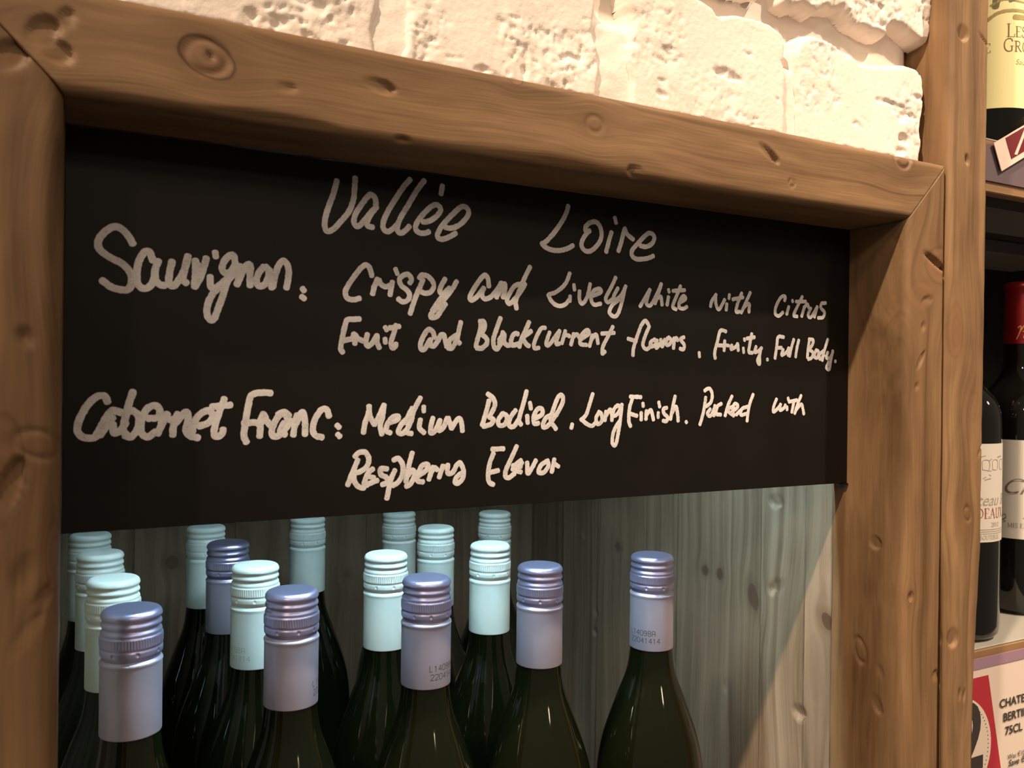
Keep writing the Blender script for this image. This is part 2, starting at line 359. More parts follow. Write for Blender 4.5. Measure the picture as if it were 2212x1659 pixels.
def board_put(s, z, h): return (s, YB - .00005 - h, z)
WORDS = [   # (crop origin, crop scale, stroke width m, [(strokes of a word)...])
 ((650, 360), 5.53, .0031, {'title_word': [
  [(430,165),(385,330),(330,480),(285,640),(290,740),(330,775),(400,735),(480,650),(570,540),(625,400),(640,260),(648,130)],
  [(895,480),(890,390),(850,340),(810,345),(740,430),(660,550),(630,640),(650,705),(690,710),(760,640),(850,530),(905,480)],
  [(905,480),(840,560),(790,660),(800,710),(860,725)],
  [(1305,150),(1220,250),(1100,430),(1020,570),(980,680),(990,750),(1040,775),(1100,740),(1140,700)],
  [(1475,165),(1380,290),(1280,460),(1190,610),(1150,720),(1165,785),(1210,790),(1270,740),(1295,710)],
  [(1690,225),(1670,330)],
  [(1450,660),(1520,655),(1610,600),(1665,530),(1655,480),(1610,455),(1540,490),(1440,590),(1375,690),(1375,760),(1430,795),(1500,790),(1530,775)],
  [(1720,725),(1800,735),(1900,690),(1985,600),(2000,530),(1960,480),(1900,490),(1800,580),(1690,700),(1630,810),(1650,860),(1710,865),(1790,830),(1850,795)]]}),
 ((1120, 400), 5.53, .0031, {'title_word': [
  [(592,245),(570,330),(520,430),(430,560),(340,660),(290,700)],[(275,690),(310,735),(400,775),(500,780),(590,755),(650,720)],
  [(850,545),(800,550),(800,500),(850,450),(920,440),(970,490),(990,580),(975,660),(920,740),(850,790),(790,780),(750,720),(770,640),(820,570),(850,545)],
  [(1110,560),(1080,660),(1045,800)],[(1147,385),(1165,455)],[(1190,790),(1225,680),(1265,520)],[(1265,515),(1300,590),(1370,650)],
  [(1450,725),(1530,735),(1600,690),(1620,620),(1580,575),(1520,595),(1430,690),(1360,770),(1350,830),(1390,875),(1460,885),(1550,870),(1610,845)]]}),
 ((180, 470), 4.254, .0034, {'wine_name': [
  [(455,245),(420,180),(360,110),(290,85),(220,115),(155,180),(135,250),(165,310),(260,375),(350,420),(420,490),(445,560),(430,640),(390,665),(320,660),(250,635),(190,590),(170,575)],
  [(640,400),(610,320),(575,310),(530,360),(500,440),(490,540),(500,610),(545,650),(600,640),(645,580),(660,480)],[(690,395),(660,480),(665,570),(700,615),(750,625)],
  [(815,400),(790,520),(790,610),(820,630),(860,600),(910,520),(950,420),(962,350)],[(960,350),(925,500),(915,570),(950,605)],
  [(1030,390),(1030,500),(1020,640)],[(1020,640),(1070,560),(1110,450),(1130,370)],[(1055,430),(1045,570)],
  [(1165,540),(1165,610),(1180,650),(1230,640),(1300,580),(1350,550)],[(1210,315),(1217,365)],
  [(1395,420),(1380,350),(1340,350),(1290,410),(1275,470),(1300,510),(1350,500),(1390,440)],
  [(1400,430),(1350,530),(1310,620),(1280,720),(1240,830),(1200,930),(1160,940),(1135,880),(1145,790),(1190,700),(1260,630),(1340,560),(1390,500)],
  [(1440,440),(1440,520),(1410,620)],[(1420,600),(1460,500),(1510,430),(1535,450),(1530,540),(1530,630)],
  [(1660,450),(1610,510),(1590,590),(1620,630),(1670,610),(1700,540),(1700,480),(1670,450)],
  [(1710,480),(1720,560),(1730,650)],[(1740,640),(1765,520),(1800,430),(1840,400),(1880,450),(1885,530),(1865,650)]],
  'colon': [[(2010,650),(2030,675)],[(2002,725),(2033,747)]]}),
 ((700, 550), 4.608, .0030, {
  'note_word': [[(475,215),(455,140),(420,105),(370,130),(290,230),(225,330),(210,390),(235,435),(290,450),(355,435)],
  [(530,240),(500,320),(480,395)],[(490,330),(540,250),(560,290),(610,320),(665,300)],[(680,270),(665,340),(655,405)],[(708,140),(728,195)],
  [(850,285),(870,250),(840,200),(790,205),(750,250),(770,310),(830,360),(850,410),(830,455),(780,470),(735,440)],
  [(985,250),(945,340),(900,450),(855,590)],[(945,235),(970,205),(1030,215),(1080,270),(1090,320),(1060,370),(1010,385),(965,370)],
  [(1205,240),(1165,310),(1150,370),(1180,390),(1230,350)],[(1320,265),(1270,350),(1200,440),(1110,540),(1060,600),(1070,630),(1120,615),(1150,580)],[(1250,330),(1150,450),(1075,560)],[(1135,595),(1210,490)]],
  'note_word.1': [[(1640,320),(1630,240),(1600,205),(1550,250),(1490,340),(1450,420),(1465,455),(1520,420),(1590,330)],[(1590,330),(1570,400),(1600,440),(1660,420),(1720,350),(1770,280)],
  [(1760,280),(1730,360),(1715,430)],[(1730,400),(1790,290),(1800,340),(1780,430)],
  [(1980,290),(1900,310),(1850,380),(1820,450),(1840,490),(1890,450),(1960,360),(2000,290)],[(2050,120),(2000,220),(1950,340),(1920,420),(1905,480),(1915,540)]],
  'note_word.2': [[(355,640),(290,645),(230,650),(205,720),(180,830),(165,930),(185,975)],[(170,860),(270,840)],[(290,785),(310,830),(305,890)],[(270,845),(305,800),(340,840),(390,860)],
  [(430,790),(415,870),(435,910),(480,880),(520,810)],[(525,800),(525,870),(550,930)],[(605,835),(610,880)],[(605,720),(625,755)],[(715,700),(690,790),(665,880),(680,930),(710,910),(715,885)],[(650,730),(750,715)]],
  'note_word.3': [[(1100,830),(1080,770),(1040,745),(1000,790),(960,880),(965,940),(1000,940),(1050,850)],[(1060,840),(1055,900),(1090,910),(1130,860),(1160,800)],[(1160,800),(1190,800),(1205,860),(1220,920)],
  [(1230,930),(1270,930),(1310,860),(1290,810)],[(1320,800),(1250,850),(1240,900)],[(1360,670),(1340,760),(1325,850),(1350,885)]],
  'note_word.4': [[(1560,670),(1550,760),(1520,860),(1510,920)],[(1545,665),(1590,670),(1595,730),(1560,790)],[(1560,790),(1610,830),(1620,880),(1570,930),(1515,930)],
  [(1755,630),(1715,740),(1685,840),(1690,920),(1720,940),(1760,880)],[(1780,770),(1760,840),(1740,880)],[(1740,850),(1790,790),(1790,870),(1830,905),(1870,880)],
  [(1930,790),(1890,790),(1860,850),(1870,900),(1930,890)],[(2040,670),(2000,760),(1960,850),(1940,920)],[(2060,760),(2010,800),(1970,820)],[(1970,830),(2010,890),(2040,910)]]}),
 ((1150, 570), 3.253, .0027, {
  'note_word.5': [[(262,65),(230,140),(170,195),(115,215)],[(110,215),(135,265),(180,295),(230,285),(265,240)],[(290,145),(295,185)],[(264,225),(262,265)],[(330,190),(330,250),(350,280),(385,230),(405,140)],
  [(420,225),(480,200),(470,175),(430,190),(410,240),(430,285),(480,280)],[(585,95),(550,170),(515,240),(530,270),(570,240)],[(600,170),(570,230),(590,250),(630,210),(655,155)],[(650,165),(630,260),(600,350),(570,370),(540,340),(560,290),(610,250)]],
  'note_word.6': [[(825,180),(790,240),(755,300)],[(825,180),(810,230),(800,280),(830,290),(870,220),(905,140)],[(905,140),(880,220),(860,280)],[(870,250),(900,230),(910,290)],[(955,230),(945,290)],[(955,180),(960,200)],
  [(1040,155),(1010,230),(985,300),(1010,320)],[(985,190),(1070,185)],[(1040,270),(1075,245),(1060,225),(1035,260),(1030,305),(1060,315),(1085,300)]],
  'note_word.7': [[(1290,215),(1260,260),(1250,300)],[(1285,230),(1290,290),(1310,320),(1340,270),(1350,250)],[(1365,280),(1360,325)],[(1383,215),(1380,245)],[(1470,205),(1440,280),(1430,335),(1455,335)],[(1405,250),(1480,235)],[(1530,200),(1490,290),(1465,345)],[(1480,310),(1520,280),(1520,340)]],
  'note_word.8': [[(1770,260),(1775,230),(1745,235),(1710,300),(1705,350),(1730,365),(1760,340)],[(1800,300),(1785,355)],[(1825,255),(1828,268)],[(1895,230),(1860,300),(1835,360),(1860,370)],[(1850,265),(1920,265)],[(1910,300),(1890,370)],[(1905,310),(1930,285),(1940,310)],
  [(1955,310),(1935,360),(1955,375),(1990,320),(2000,300)],[(2000,300),(1980,375)],[(2060,275),(2030,280),(2025,310),(2050,340),(2040,375),(2005,380)]],
  'note_word.9': [[(90,450),(60,455),(20,530),(10,590),(45,590)],[(120,480),(95,560),(115,570),(160,510),(190,470)],[(190,470),(165,560),(190,560)],[(230,470),(205,560)],[(215,510),(240,500),(260,510)],[(290,490),(270,570)],[(280,520),(310,495),(330,520)],
  [(340,530),(395,490),(385,465),(345,500),(335,560),(380,570)],[(420,500),(400,580)],[(410,540),(445,495),(460,560)],[(565,440),(530,510),(495,580),(490,630),(510,615)],[(485,490),(575,485)]],
  'note_word.10': [[(820,440),(795,400),(765,430),(735,510),(710,590),(705,645)],[(670,525),(730,545)],[(820,440),(790,510),(775,570),(800,600),(840,570)],[(860,530),(830,550),(830,580),(860,570),(875,535)],[(865,540),(870,590),(895,560)],[(900,530),(910,580),(930,530)],
  [(950,520),(935,560),(955,570),(975,540),(955,515)],[(995,520),(990,595)],[(990,550),(1010,520),(1020,540)],[(1065,515),(1040,530),(1065,570),(1060,600),(1035,595)],[(1170,622),(1173,655)]],
  'note_word.11': [[(1360,475),(1320,470),(1300,540),(1280,620),(1283,665)],[(1290,570),(1340,575)],[(1350,540),(1345,610)],[(1350,570),(1380,575)],[(1400,570),(1395,600),(1430,580),(1440,560)],[(1440,560),(1445,610)],[(1480,590),(1483,625)],[(1487,525),(1490,540)],
  [(1540,490),(1525,570),(1520,620),(1545,625)],[(1505,525),(1560,515)],[(1570,580),(1560,620),(1590,610),(1610,590)],[(1605,590),(1595,650),(1595,705),(1580,680),(1595,640)],[(1649,667),(1650,678)]],
  'note_word.12': [[(1765,515),(1725,515),(1715,580),(1703,665)],[(1710,590),(1750,590)],[(1760,600),(1750,640),(1785,620),(1800,590)],[(1800,590),(1795,645)],[(1835,530),(1815,600),(1805,650)],[(1870,535),(1855,600),(1848,655)]],
  'note_word.13': [[(1945,530),(1935,600),(1930,660)],[(1940,530),(1970,535),(1965,570),(1940,600)],[(1940,600),(1970,625),(1960,660),(1935,670)],[(1990,610),(1980,650),(2000,660),(2010,620),(1990,605)],[(2045,610),(2015,640),(2020,670),(2050,640)],[(2075,530),(2050,610),(2035,680)],
  [(2075,620),(2065,660),(2090,660),(2110,620)],[(2110,610),(2095,680),(2085,740),(2065,730),(2080,690)],[(2127,680),(2128,690)]]}),
 ((140, 820), 3.568, .0034, {
  'wine_name': [[(330,175),(310,130),(250,130),(180,190),(120,290),(95,380),(120,430),(170,450),(240,440),(310,370),(370,290)],[(400,250),(370,235),(320,290),(270,380),(240,440)],[(380,350),(330,350),(270,430)],[(370,340),(380,410),(430,390),(470,330)],
  [(525,90),(490,200),(460,320),(450,390),(480,430)],[(400,240),(460,260),(520,240),(570,290),(560,380),(510,440),(460,430)],[(640,300),(720,290),(730,230),(690,200),(630,230),(590,320),(590,410),(640,440),(700,400)],
  [(790,260),(750,340),(715,420)],[(740,340),(780,290),(810,310),(850,300)],[(870,260),(840,350),(830,430)],[(850,340),(930,250),(950,300),(930,390)],[(930,390),(960,430),(1030,450)],
  [(1030,360),(1110,330),(1140,270),(1090,240),(1020,290),(990,360),(980,420)],[(1230,145),(1190,250),(1160,340),(1150,420),(1180,440),(1215,410),(1220,380)],[(1130,210),(1280,195)]],
  'wine_name.1': [[(1590,105),(1530,100),(1440,120),(1410,220),(1390,340),(1380,430),(1400,485)],[(1375,335),(1470,330)],[(1530,260),(1510,330),(1500,440)],[(1490,350),(1530,270),(1550,310),(1590,360)],
  [(1720,310),(1690,260),(1640,290),(1600,370),(1600,430),(1650,430),(1720,350),(1740,310)],[(1640,270),(1690,250),(1730,280)],[(1690,330),(1660,400),(1700,425)],[(1790,270),(1770,350),(1760,430)],[(1770,360),(1830,250),(1850,320),(1850,425)],
  [(2035,285),(2020,235),(1980,230),(1930,300),(1910,380),(1930,430),(1985,445)]],
  'colon': [[(2095,350),(2115,370)],[(2100,420),(2120,440)]]}),
 ((740, 820), 4.254, .0030, {
  'note_word.14': [[(190,490),(205,400),(235,310),(245,240)],[(240,240),(250,330),(290,415)],[(290,415),(340,320),(380,230)],[(380,230),(365,340),(345,430),(360,505)],[(410,400),(500,370),(510,335),(460,345),(410,410),(400,470),(440,490)],
  [(600,350),(540,410),(510,480),(550,495),(600,440),(640,350)],[(715,165),(660,270),(620,390),(590,460),(600,490),(635,495)],[(640,260),(570,400)],[(715,365),(705,440),(750,490)],[(745,245),(745,295)],
  [(830,350),(810,430),(810,490),(850,470),(890,380)],[(895,370),(880,440),(890,470),(930,430),(960,350)],[(970,350),(985,400),(1000,450)],[(1000,450),(1050,370),(1080,360),(1095,420),(1100,475)]],
  'note_word.15': [[(1345,190),(1320,290),(1280,420)],[(1330,130),(1380,170),(1400,230),(1370,300),(1345,345)],[(1345,345),(1385,370),(1360,410),(1290,430)],[(1470,310),(1430,370),(1440,420),(1490,410),(1510,340),(1470,310)],
  [(1590,280),(1540,350),(1530,420),(1570,430),(1620,360)],[(1690,105),(1660,220),(1630,320),(1620,380),(1640,415)],[(1695,330),(1700,400)],[(1720,210),(1730,270)],[(1760,360),(1830,320),(1830,270),(1790,270),(1755,340),(1760,400),(1800,400)],
  [(1930,320),(1870,350),(1840,410),(1850,440),(1900,410),(1960,320)],[(1960,330),(2020,210),(2015,145),(1980,160),(1940,260),(1910,370),(1960,455)],[(2109,408),(2099,447)]],
  'note_word.16': [[(140,735),(100,830),(45,970)],[(110,710),(150,670),(210,670),(240,730),(220,800),(150,850),(100,850)],[(100,850),(110,940),(150,985),(200,995)],[(280,820),(240,850),(210,910),(200,960),(230,970)],[(235,890),(290,900)],[(230,960),(320,925)],
  [(410,820),(350,820),(350,870),(400,900),(420,940),(360,965)],[(480,830),(440,930),(405,1095)],[(465,740),(510,725),(550,780),(550,870),(510,940),(460,975)],[(640,670),(610,780),(580,940)],[(580,980),(620,960),(660,880),(640,830),(600,880)],
  [(700,880),(770,830),(780,780),(730,790),(690,870),(690,930),(740,940)],[(830,800),(790,920)],[(800,880),(840,810),(870,830)],[(920,790),(885,900)],[(900,850),(930,790)],[(965,780),(965,860),(1010,850),(1050,780)],[(1050,780),(1080,765),(1110,840),(1100,910),(1060,950),(1030,945),(1050,890),(1110,850)]],
  'note_word.17': [[(1370,640),(1480,635)],[(1385,675),(1350,770),(1335,880),(1345,940),(1385,965)],[(1340,855),(1430,835)],[(1600,610),(1550,720),(1500,830),(1495,890),(1530,900),(1580,860)],[(1640,740),(1590,780),(1560,830)],[(1650,760),(1600,830),(1640,850)],[(1560,790),(1640,800)],
  [(1695,760),(1700,860),(1740,810),(1775,740)],[(1870,750),(1820,790),(1800,850),(1850,850),(1890,790),(1880,740)],[(1945,730),(1920,850)],[(1940,770),(1985,800)]]}),
 ((1220, 820), 3.95, .0027, {
  'note_word.18': [[(238,120),(210,210),(180,300),(135,345)],[(140,340),(190,380),(230,395),(260,370)],[(290,280),(265,330),(280,380),(315,350),(310,290),(285,275)],[(350,270),(340,350)],[(345,320),(385,255),(400,300),(400,350)],
  [(480,250),(450,220),(415,260),(410,310),(450,290),(485,220)],[(485,210),(475,320),(450,480),(430,560),(405,540),(410,460),(440,390),(470,350)]],
  'note_word.19': [[(555,145),(650,150)],[(575,160),(550,250),(545,350),(560,400)],[(555,290),(615,310)],[(650,280),(650,345)],[(665,200),(668,230)],[(695,265),(690,340)],[(690,310),(730,260),(745,300),(755,345)],[(795,280),(795,325)],[(800,190),(808,235)],
  [(870,240),(840,250),(845,290),(875,320),(865,355),(835,350)],[(940,140),(920,230),(900,340)],[(905,300),(945,230),(960,290),(965,355)],[(1031,357),(1039,368)]],
  'note_word.20': [[(1200,150),(1190,230),(1170,320),(1150,385)],[(1190,95),(1230,75),(1255,120),(1245,190),(1205,230)],[(1240,250),(1215,290),(1240,310),(1270,260),(1280,220)],[(1270,250),(1270,310)],[(1335,205),(1300,230),(1290,290),(1330,300)],[(1425,140),(1390,220),(1365,310)],[(1430,230),(1385,260),(1440,310)],
  [(1420,280),(1475,230),(1450,205),(1430,250),(1440,310)],[(1560,230),(1510,250),(1500,300),(1550,290)],[(1605,125),(1575,210),(1560,290),(1553,355)],[(1460,300),(1510,250)]],
  'note_word.21': [[(1805,165),(1780,230),(1780,275),(1820,240),(1840,210)],[(1840,210),(1835,260),(1870,240),(1880,215)],[(1895,230),(1895,260)],[(1903,155),(1908,178)],[(1955,180),(1935,280)],[(1910,190),(1980,175)],[(2015,135),(1985,210),(1960,290)],[(1970,260),(2015,210),(2030,250),(2038,295)]]}),
]
k = 0
for (ox, oy), sc, w, words in WORDS:
    for wn, strokes in words.items():
        m = Mesh()
        for s in strokes:
            P = []
            for (cx, cy) in s:
                q = onY(ox + cx / sc, oy + cy / sc, YB); P.append((q[0], q[2]))
            L = sum(math.dist(P[i], P[i + 1]) for i in range(len(P) - 1))
            ribbon2d(m, P, w * .90 * (1.0 if L > .004 else .92), board_put, .00016 + (k % 40) * 3e-6, jag=.16, seed=k); k += 1
        m.obj(wn.split('.')[0], marker_m, cb, smooth=False)

# ------------------------------------------------------------------ painted brick wall above the frame
plaster = N('whitewashed_brick')
_c = plaster.n('ShaderNodeTexCoord').outputs['Object']
_a = plaster.noise(_c, 60, 5, .65); _b = plaster.noise(_c, 420, 4, .6); _d = plaster.noise(_c, 17, 2)
plaster.bump(plaster.math('ADD', _a, plaster.math('MULTIPLY', _b, .35)), .002, .35)
plaster = plaster.p(Base_Color=plaster.ramp(_d, [(.3, (.80, .70, .63)), (.7, (.88, .79, .72))]), Roughness=.8, Specular_IOR_Level=.2)
YW, YM = .3715, .3850
def resample(P, n):
    P = np.array(P + [P[0]], float); d = np.r_[0, np.cumsum(np.linalg.norm(np.diff(P, axis=0), axis=1))]
    t = np.linspace(0, d[-1], n, endpoint=False); return np.stack([np.interp(t, d, P[:, 0]), np.interp(t, d, P[:, 1])], 1)
def sdf(C, X, Z):
    d2 = np.full(X.shape, 1e9); inside = np.zeros(X.shape, bool); n = len(C)
    for i in range(n):
        a, b = C[i], C[(i + 1) % n]; e = b - a; w0, w1 = X - a[0], Z - a[1]
        t = np.clip((w0 * e[0] + w1 * e[1]) / max(e @ e, 1e-12), 0, 1)
        d2 = np.minimum(d2, (w0 - e[0] * t) ** 2 + (w1 - e[1] * t) ** 2)
        c = ((a[1] <= Z) & (b[1] > Z)) | ((b[1] <= Z) & (a[1] > Z))
        with np.errstate(divide='ignore', invalid='ignore'): xi = a[0] + (Z - a[1]) / (b[1] - a[1] if b[1] != a[1] else 1e-12) * e[0]
        inside ^= c & (X < xi)
    d = np.sqrt(d2); return np.where(inside, d, -d)
def brick(outline, rough, seed, wall, step=.0009):
    C = resample(outline, 90)
    gx = np.arange(C[:, 0].min() - .003, C[:, 0].max() + .003, step); gz = np.arange(C[:, 1].min() - .003, C[:, 1].max() + .003, step)
    X, Z = np.meshgrid(gx, gz); D = sdf(C, X, Z); v = []; keep = np.full(X.shape, -1)
    for i in range(X.shape[0]):
        for j in range(X.shape[1]):
            x, z, d = X[i, j], Z[i, j], D[i, j]
            if d < -.0035: continue
            d += .0013 * fbm(x * 90, z * 90, seed, 3)
            if d < -.0025: continue
            k = max(0., min(1., (d + .0016) / .0050)); h = math.sqrt(1 - (1 - k) ** 2)
            patch = max(0., min(1., (fbm(x * 22, z * 22, seed + 2.5, 2) + .15 + .25 * (rough - 1)) * 3))
            pit = max(0., fbm(x * 210, z * 190, seed + 8, 3) - .05); gouge = max(0., fbm(x * 40 + 4, z * 75, seed + 11, 3) - .45)
            lump = fbm(x * 75, z * 60, seed + 17, 3)
            y = YM + .004 - (YM + .004 - YW) * h + h * (-.0011 * fbm(x * 16, z * 16, seed, 2) + patch * (pit * .0022 - lump * .0013) * rough + gouge * .006 - .00012 * mnoise.noise(Vector((x * 420, z * 420, seed))))
            keep[i, j] = len(v); v.append((x, y, z))
    q = np.stack([keep[:-1, :-1], keep[:-1, 1:], keep[1:, 1:], keep[1:, :-1]], -1).reshape(-1, 4); q = q[(q >= 0).all(1)]
    return obj('brick', v, q.tolist(), plaster, wall)
wall = thing('wall_back', (.08, .42, .147), 'whitewashed rough brick wall above the timber frame', 'wall', kind='structure')
nx, nz = 280, 150
gx = np.linspace(-.42, .5072, nx); gz = np.linspace(.1465, .60, nz); v = []
for z in gz:
    for x in gx:
        e = max(0., x - .495) / .0122
        lo_ = 0.
        for za, zb_ in ((.1, .196), (.236, .290), (.318, .366), (.39, .7)):      # perpends are filled almost flush, bed joints raked deep
            lo_ = max(lo_, min(1., max(0., (z - za) / .006)) * min(1., max(0., (zb_ - z) / .006)))
        v.append((x, YM - (YM - YW - .0030) * lo_ - .0016 * fbm(x * 24, z * 24, 2.2, 2) - lo_ * .0018 * max(0., fbm(x * 190, z * 190, 4, 3)) + .004 * e * e, z))
ix = np.arange(nx * nz).reshape(nz, nx); f = np.stack([ix[:-1, :-1], ix[:-1, 1:], ix[1:, 1:], ix[1:, :-1]], -1).reshape(-1, 4).tolist()
n0 = len(v); v += [(-.42, .44, .1465), (.5072, .44, .1465), (.5072, .44, .60), (-.42, .44, .60)]
f += [(n0 + 1, n0, n0 + 3, n0 + 2)]
f.append(tuple([int(i) for i in ix[:, -1]][::-1] + [n0 + 1, n0 + 2])); f.append(tuple([int(i) for i in ix[:, 0]] + [n0 + 3, n0]))
f.append(tuple([int(i) for i in ix[-1, :]][::-1] + [n0 + 3, n0 + 2])); f.append(tuple([int(i) for i in ix[0, :]] + [n0 + 1, n0]))
obj('mortar', v, f, plaster, wall)
def pxs(P): return [tuple(onY(x, y, YW)[[0, 2]]) for x, y in P]
def low(P): return [(x, max(z, .1468)) for x, z in pxs(P)]
brick(low([(1350,-60),(1450,-40),(1520,-2),(1540,10),(1554,31),(1592,26),(1640,38),(1675,52),(1695,69),(1701,93),(1700,170),(1698,300),(1698,420),(1355,330),(1362,192),(1357,103),(1368,34)]), .55, 3, wall)
brick(low([(1724,460),(1722,200),(1718,110),(1730,82),(1752,72),(1775,78),(1808,92),(1840,115),(1858,135),(1900,140),(1950,137),(1985,145),(1996,165),(1999,220),(1994,270),(1990,400)]), .7, 7, wall)
brick(low([(880,-90),(1270,-80),(1292,0),(1285,60),(1302,130),(1292,360),(866,260),(876,100)]), 1.05, 11, wall)
brick(low([(250,-150),(560,-125),(812,-110),(820,0),(812,100),(818,260),(250,100)]), 1.15, 15, wall)
brick(pxs([(1695,2),(1720,12),(1737,8),(1768,24),(1785,12),(1825,15),(1835,30),(1850,50),(1885,66),(1920,78),(1927,47),(1960,60),(1985,85),(2010,92),(2016,40),(2016,-190),(1690,-250)]), 1.1, 21, wall)
def rb(x0, x1, z0, z1, s): brick([(x0, z0), (x1, z0), (x1, z1), (x0, z1)], 1., s, wall, .0016)
rb(-.115, -.012, .1468, .211, 31); rb(-.235, -.128, .1468, .211, 32); rb(-.35, -.25, .1468, .211, 33)
for i, (a, b) in enumerate([(-.30, -.19), (-.176, -.075), (-.06, .055), (.07, .19), (.205, .30), (.315, .362)]): rb(a, b, .228, .295, 40 + i)
for i, (a, b) in enumerate([(-.36, -.25), (-.236, -.13), (-.115, -.01), (.005, .12), (.135, .255), (.27, .39), (.405, .503)]): rb(a, b, .325 if a > .36 else .31, .375, 50 + i)

# ------------------------------------------------------------------ pine cabinet behind the board
PD, PL = (.125, .080, .045), (.385, .275, .185)
XP = .4705
side_k = [kX(1523, 1232, .0042, .0040, .75, 0, XP), kX(1555, 1240, .0045, .0036, .8, 0, XP), kX(1627, 1290, .0085, .0055, .75, -.5, XP), kX(1787, 1342, .0050, .0046, .95, -.3, XP), kX(1335, 1180, .0042, .0042, .6, 0, XP),
          kX(1760, 1440, .026, .012, .12, 0, XP)]
side_m = wood_mat('pale_pine_side', 'ZY', PD, PL, side_k, knotcol=(.085, .042, .026), ringcol=(.045, .022, .014), rough=.5, band=(2.5, 110), contrast=(.34, .64), perobj=1, red=(.40, .235, .15))
back_k = [kY(372, 1215, .006, .005, .9, 0, YBACK), kY(510, 1160, .012, .012, .5, 0, YBACK), kY(560, 1250, .005, .004, .3, 0, YBACK), kY(750, 1240, .004, .004, .5, 0, YBACK)]
back_m = wood_mat('pale_pine_back', 'Z', PD, PL, back_k, knotcol=(.16, .09, .05), ringcol=(.06, .03, .018), rough=.5, band=(3, 80), perobj=1)
shelf_m = wood_mat('pale_pine_shelf', 'X', PD, PL, [], rough=.5, perobj=1)
cab = thing('wall_niche', (.22, .62, -.44), 'pale pine plank-lined niche lit by cool light, holding the screw-cap bottles', 'niche', kind='structure')

def stave(y0, y1, x0, z0, z1, dents, parent, mat, step=.0016):
    """vertical board of the side panel with its face at x0, denting into +X"""
    ny = max(4, int((y1 - y0) / step)); nzv = int((z1 - z0) / .002)
    ys = np.linspace(y0, y1, ny); zs = np.linspace(z0, z1, nzv); YY, ZZ = np.meshgrid(ys, zs)
    X = np.full_like(YY, x0); e = np.minimum(YY - y0, y1 - YY); X += .00025 * np.exp(-(e / .0008) ** 2)
    for (c, r1, r2, ang, dep) in dents:
        p1 = ZZ - c[2]; p2 = YY - c[1]; ca, sa = math.cos(ang), math.sin(ang); x = p1 * ca + p2 * sa; y = -p1 * sa + p2 * ca
        ee = np.sqrt((x / r1) ** 2 + (y / r2) ** 2); w = np.clip((1 - ee) / .25, 0, 1); X += dep * w * w * (3 - 2 * w) * np.clip(.5 + .5 * x / r1, 0, 1)
    v = np.stack([X, YY, ZZ], -1).reshape(-1, 3); ix = np.arange(ny * nzv).reshape(nzv, ny)
    f = np.stack([ix[:-1, :-1], ix[1:, :-1], ix[1:, 1:], ix[:-1, 1:]], -1).reshape(-1, 4).tolist()
    n0 = len(v); xb = x0 + .016
    v = np.vstack([v, [(xb, y0, z0), (xb, y1, z0), (xb, y1, z1), (xb, y0, z1)]])
    f += [(n0, n0 + 1, n0 + 2, n0 + 3)]
    f.append(tuple([int(i) for i in ix[:, 0]] + [n0 + 3, n0])); f.append(tuple([int(i) for i in ix[:, -1]][::-1] + [n0 + 1, n0 + 2]))
    f.append(tuple([int(i) for i in ix[0]][::-1] + [n0, n0 + 1])); f.append(tuple([int(i) for i in ix[-1]] + [n0 + 2, n0 + 3]))
    o = obj('side_plank', v, f, mat, parent, rest=v)
    return o
cuts = [YK + .0002] + [float(onX(x, 1300, XP)[1]) for x in (1738, 1643, 1462, 1395, 1290, 1215)] + [YBACK]
sd = [(onX(1676, 1082, XP), .0062, .0075, math.pi, .0048), (onX(1679, 1267, XP), .0110, .0050, 2.2, .0042), (onX(1727, 1538, XP), .0065, .0070, math.pi, .0046), (onX(1567, 1478, XP), .008, .003, math.pi, .002),
      (onX(1288, 1322, XP), .005, .005, 2.6, .0025), (onX(1286, 1364, XP), .005, .005, 2.6, .0025), (onX(1263, 1155, XP), .005, .005, 2.6, .0022)]
for i in range(len(cuts) - 1):
    stave(cuts[i] + .00003, cuts[i + 1] - .00003, XP, -.43, .128, [d for d in sd if cuts[i] - .004 < d[0][1] < cuts[i + 1] + .004], cab, side_m)
XN = -.034
def plank_box(name, lo, hi, mat, b=.0006):
    v, f = bevel_box(lo, hi, b); return obj(name, v, f, mat, cab, smooth=False, rest=v)
def fine_box(name, lo, hi, mat):     # box whose rest coordinates are carried per corner (texture is linear in them)
    return plank_box(name, lo, hi, mat)
ed = [float(onY(x, 1200, YBACK)[0]) for x in (290, 508, 790, 985)]
ed = [XN - .014] + ed + [XP + .014]
for i in range(len(ed) - 1): plank_box('back_plank', (ed[i] + .00005, YBACK, -.43), (ed[i + 1] - .00005, YBACK + .015, .128), back_m)
for i in range(4):
    y0 = YK + .0006 + (YBACK - YK) * i / 4; plank_box('side_plank', (XN - .016, y0 + .0002, -.43), (XN, YK + .0006 + (YBACK - .001 - YK) * (i + 1) / 4 - .0002, .128), side_m)
plank_box('top_plank', (XN - .016, YK + .0006, .1285), (XP + .016, YBACK + .015, .1435), shelf_m)
plank_box('shelf_plank', (XN + .0003, YK + .0006, ZSH - .018), (XP - .0003, YBACK - .0003, ZSH), shelf_m)
plank_box('filler_strip', (XP + .0165, YK + .0006, -.43), (.5100, YK + .018, .128), side_m)

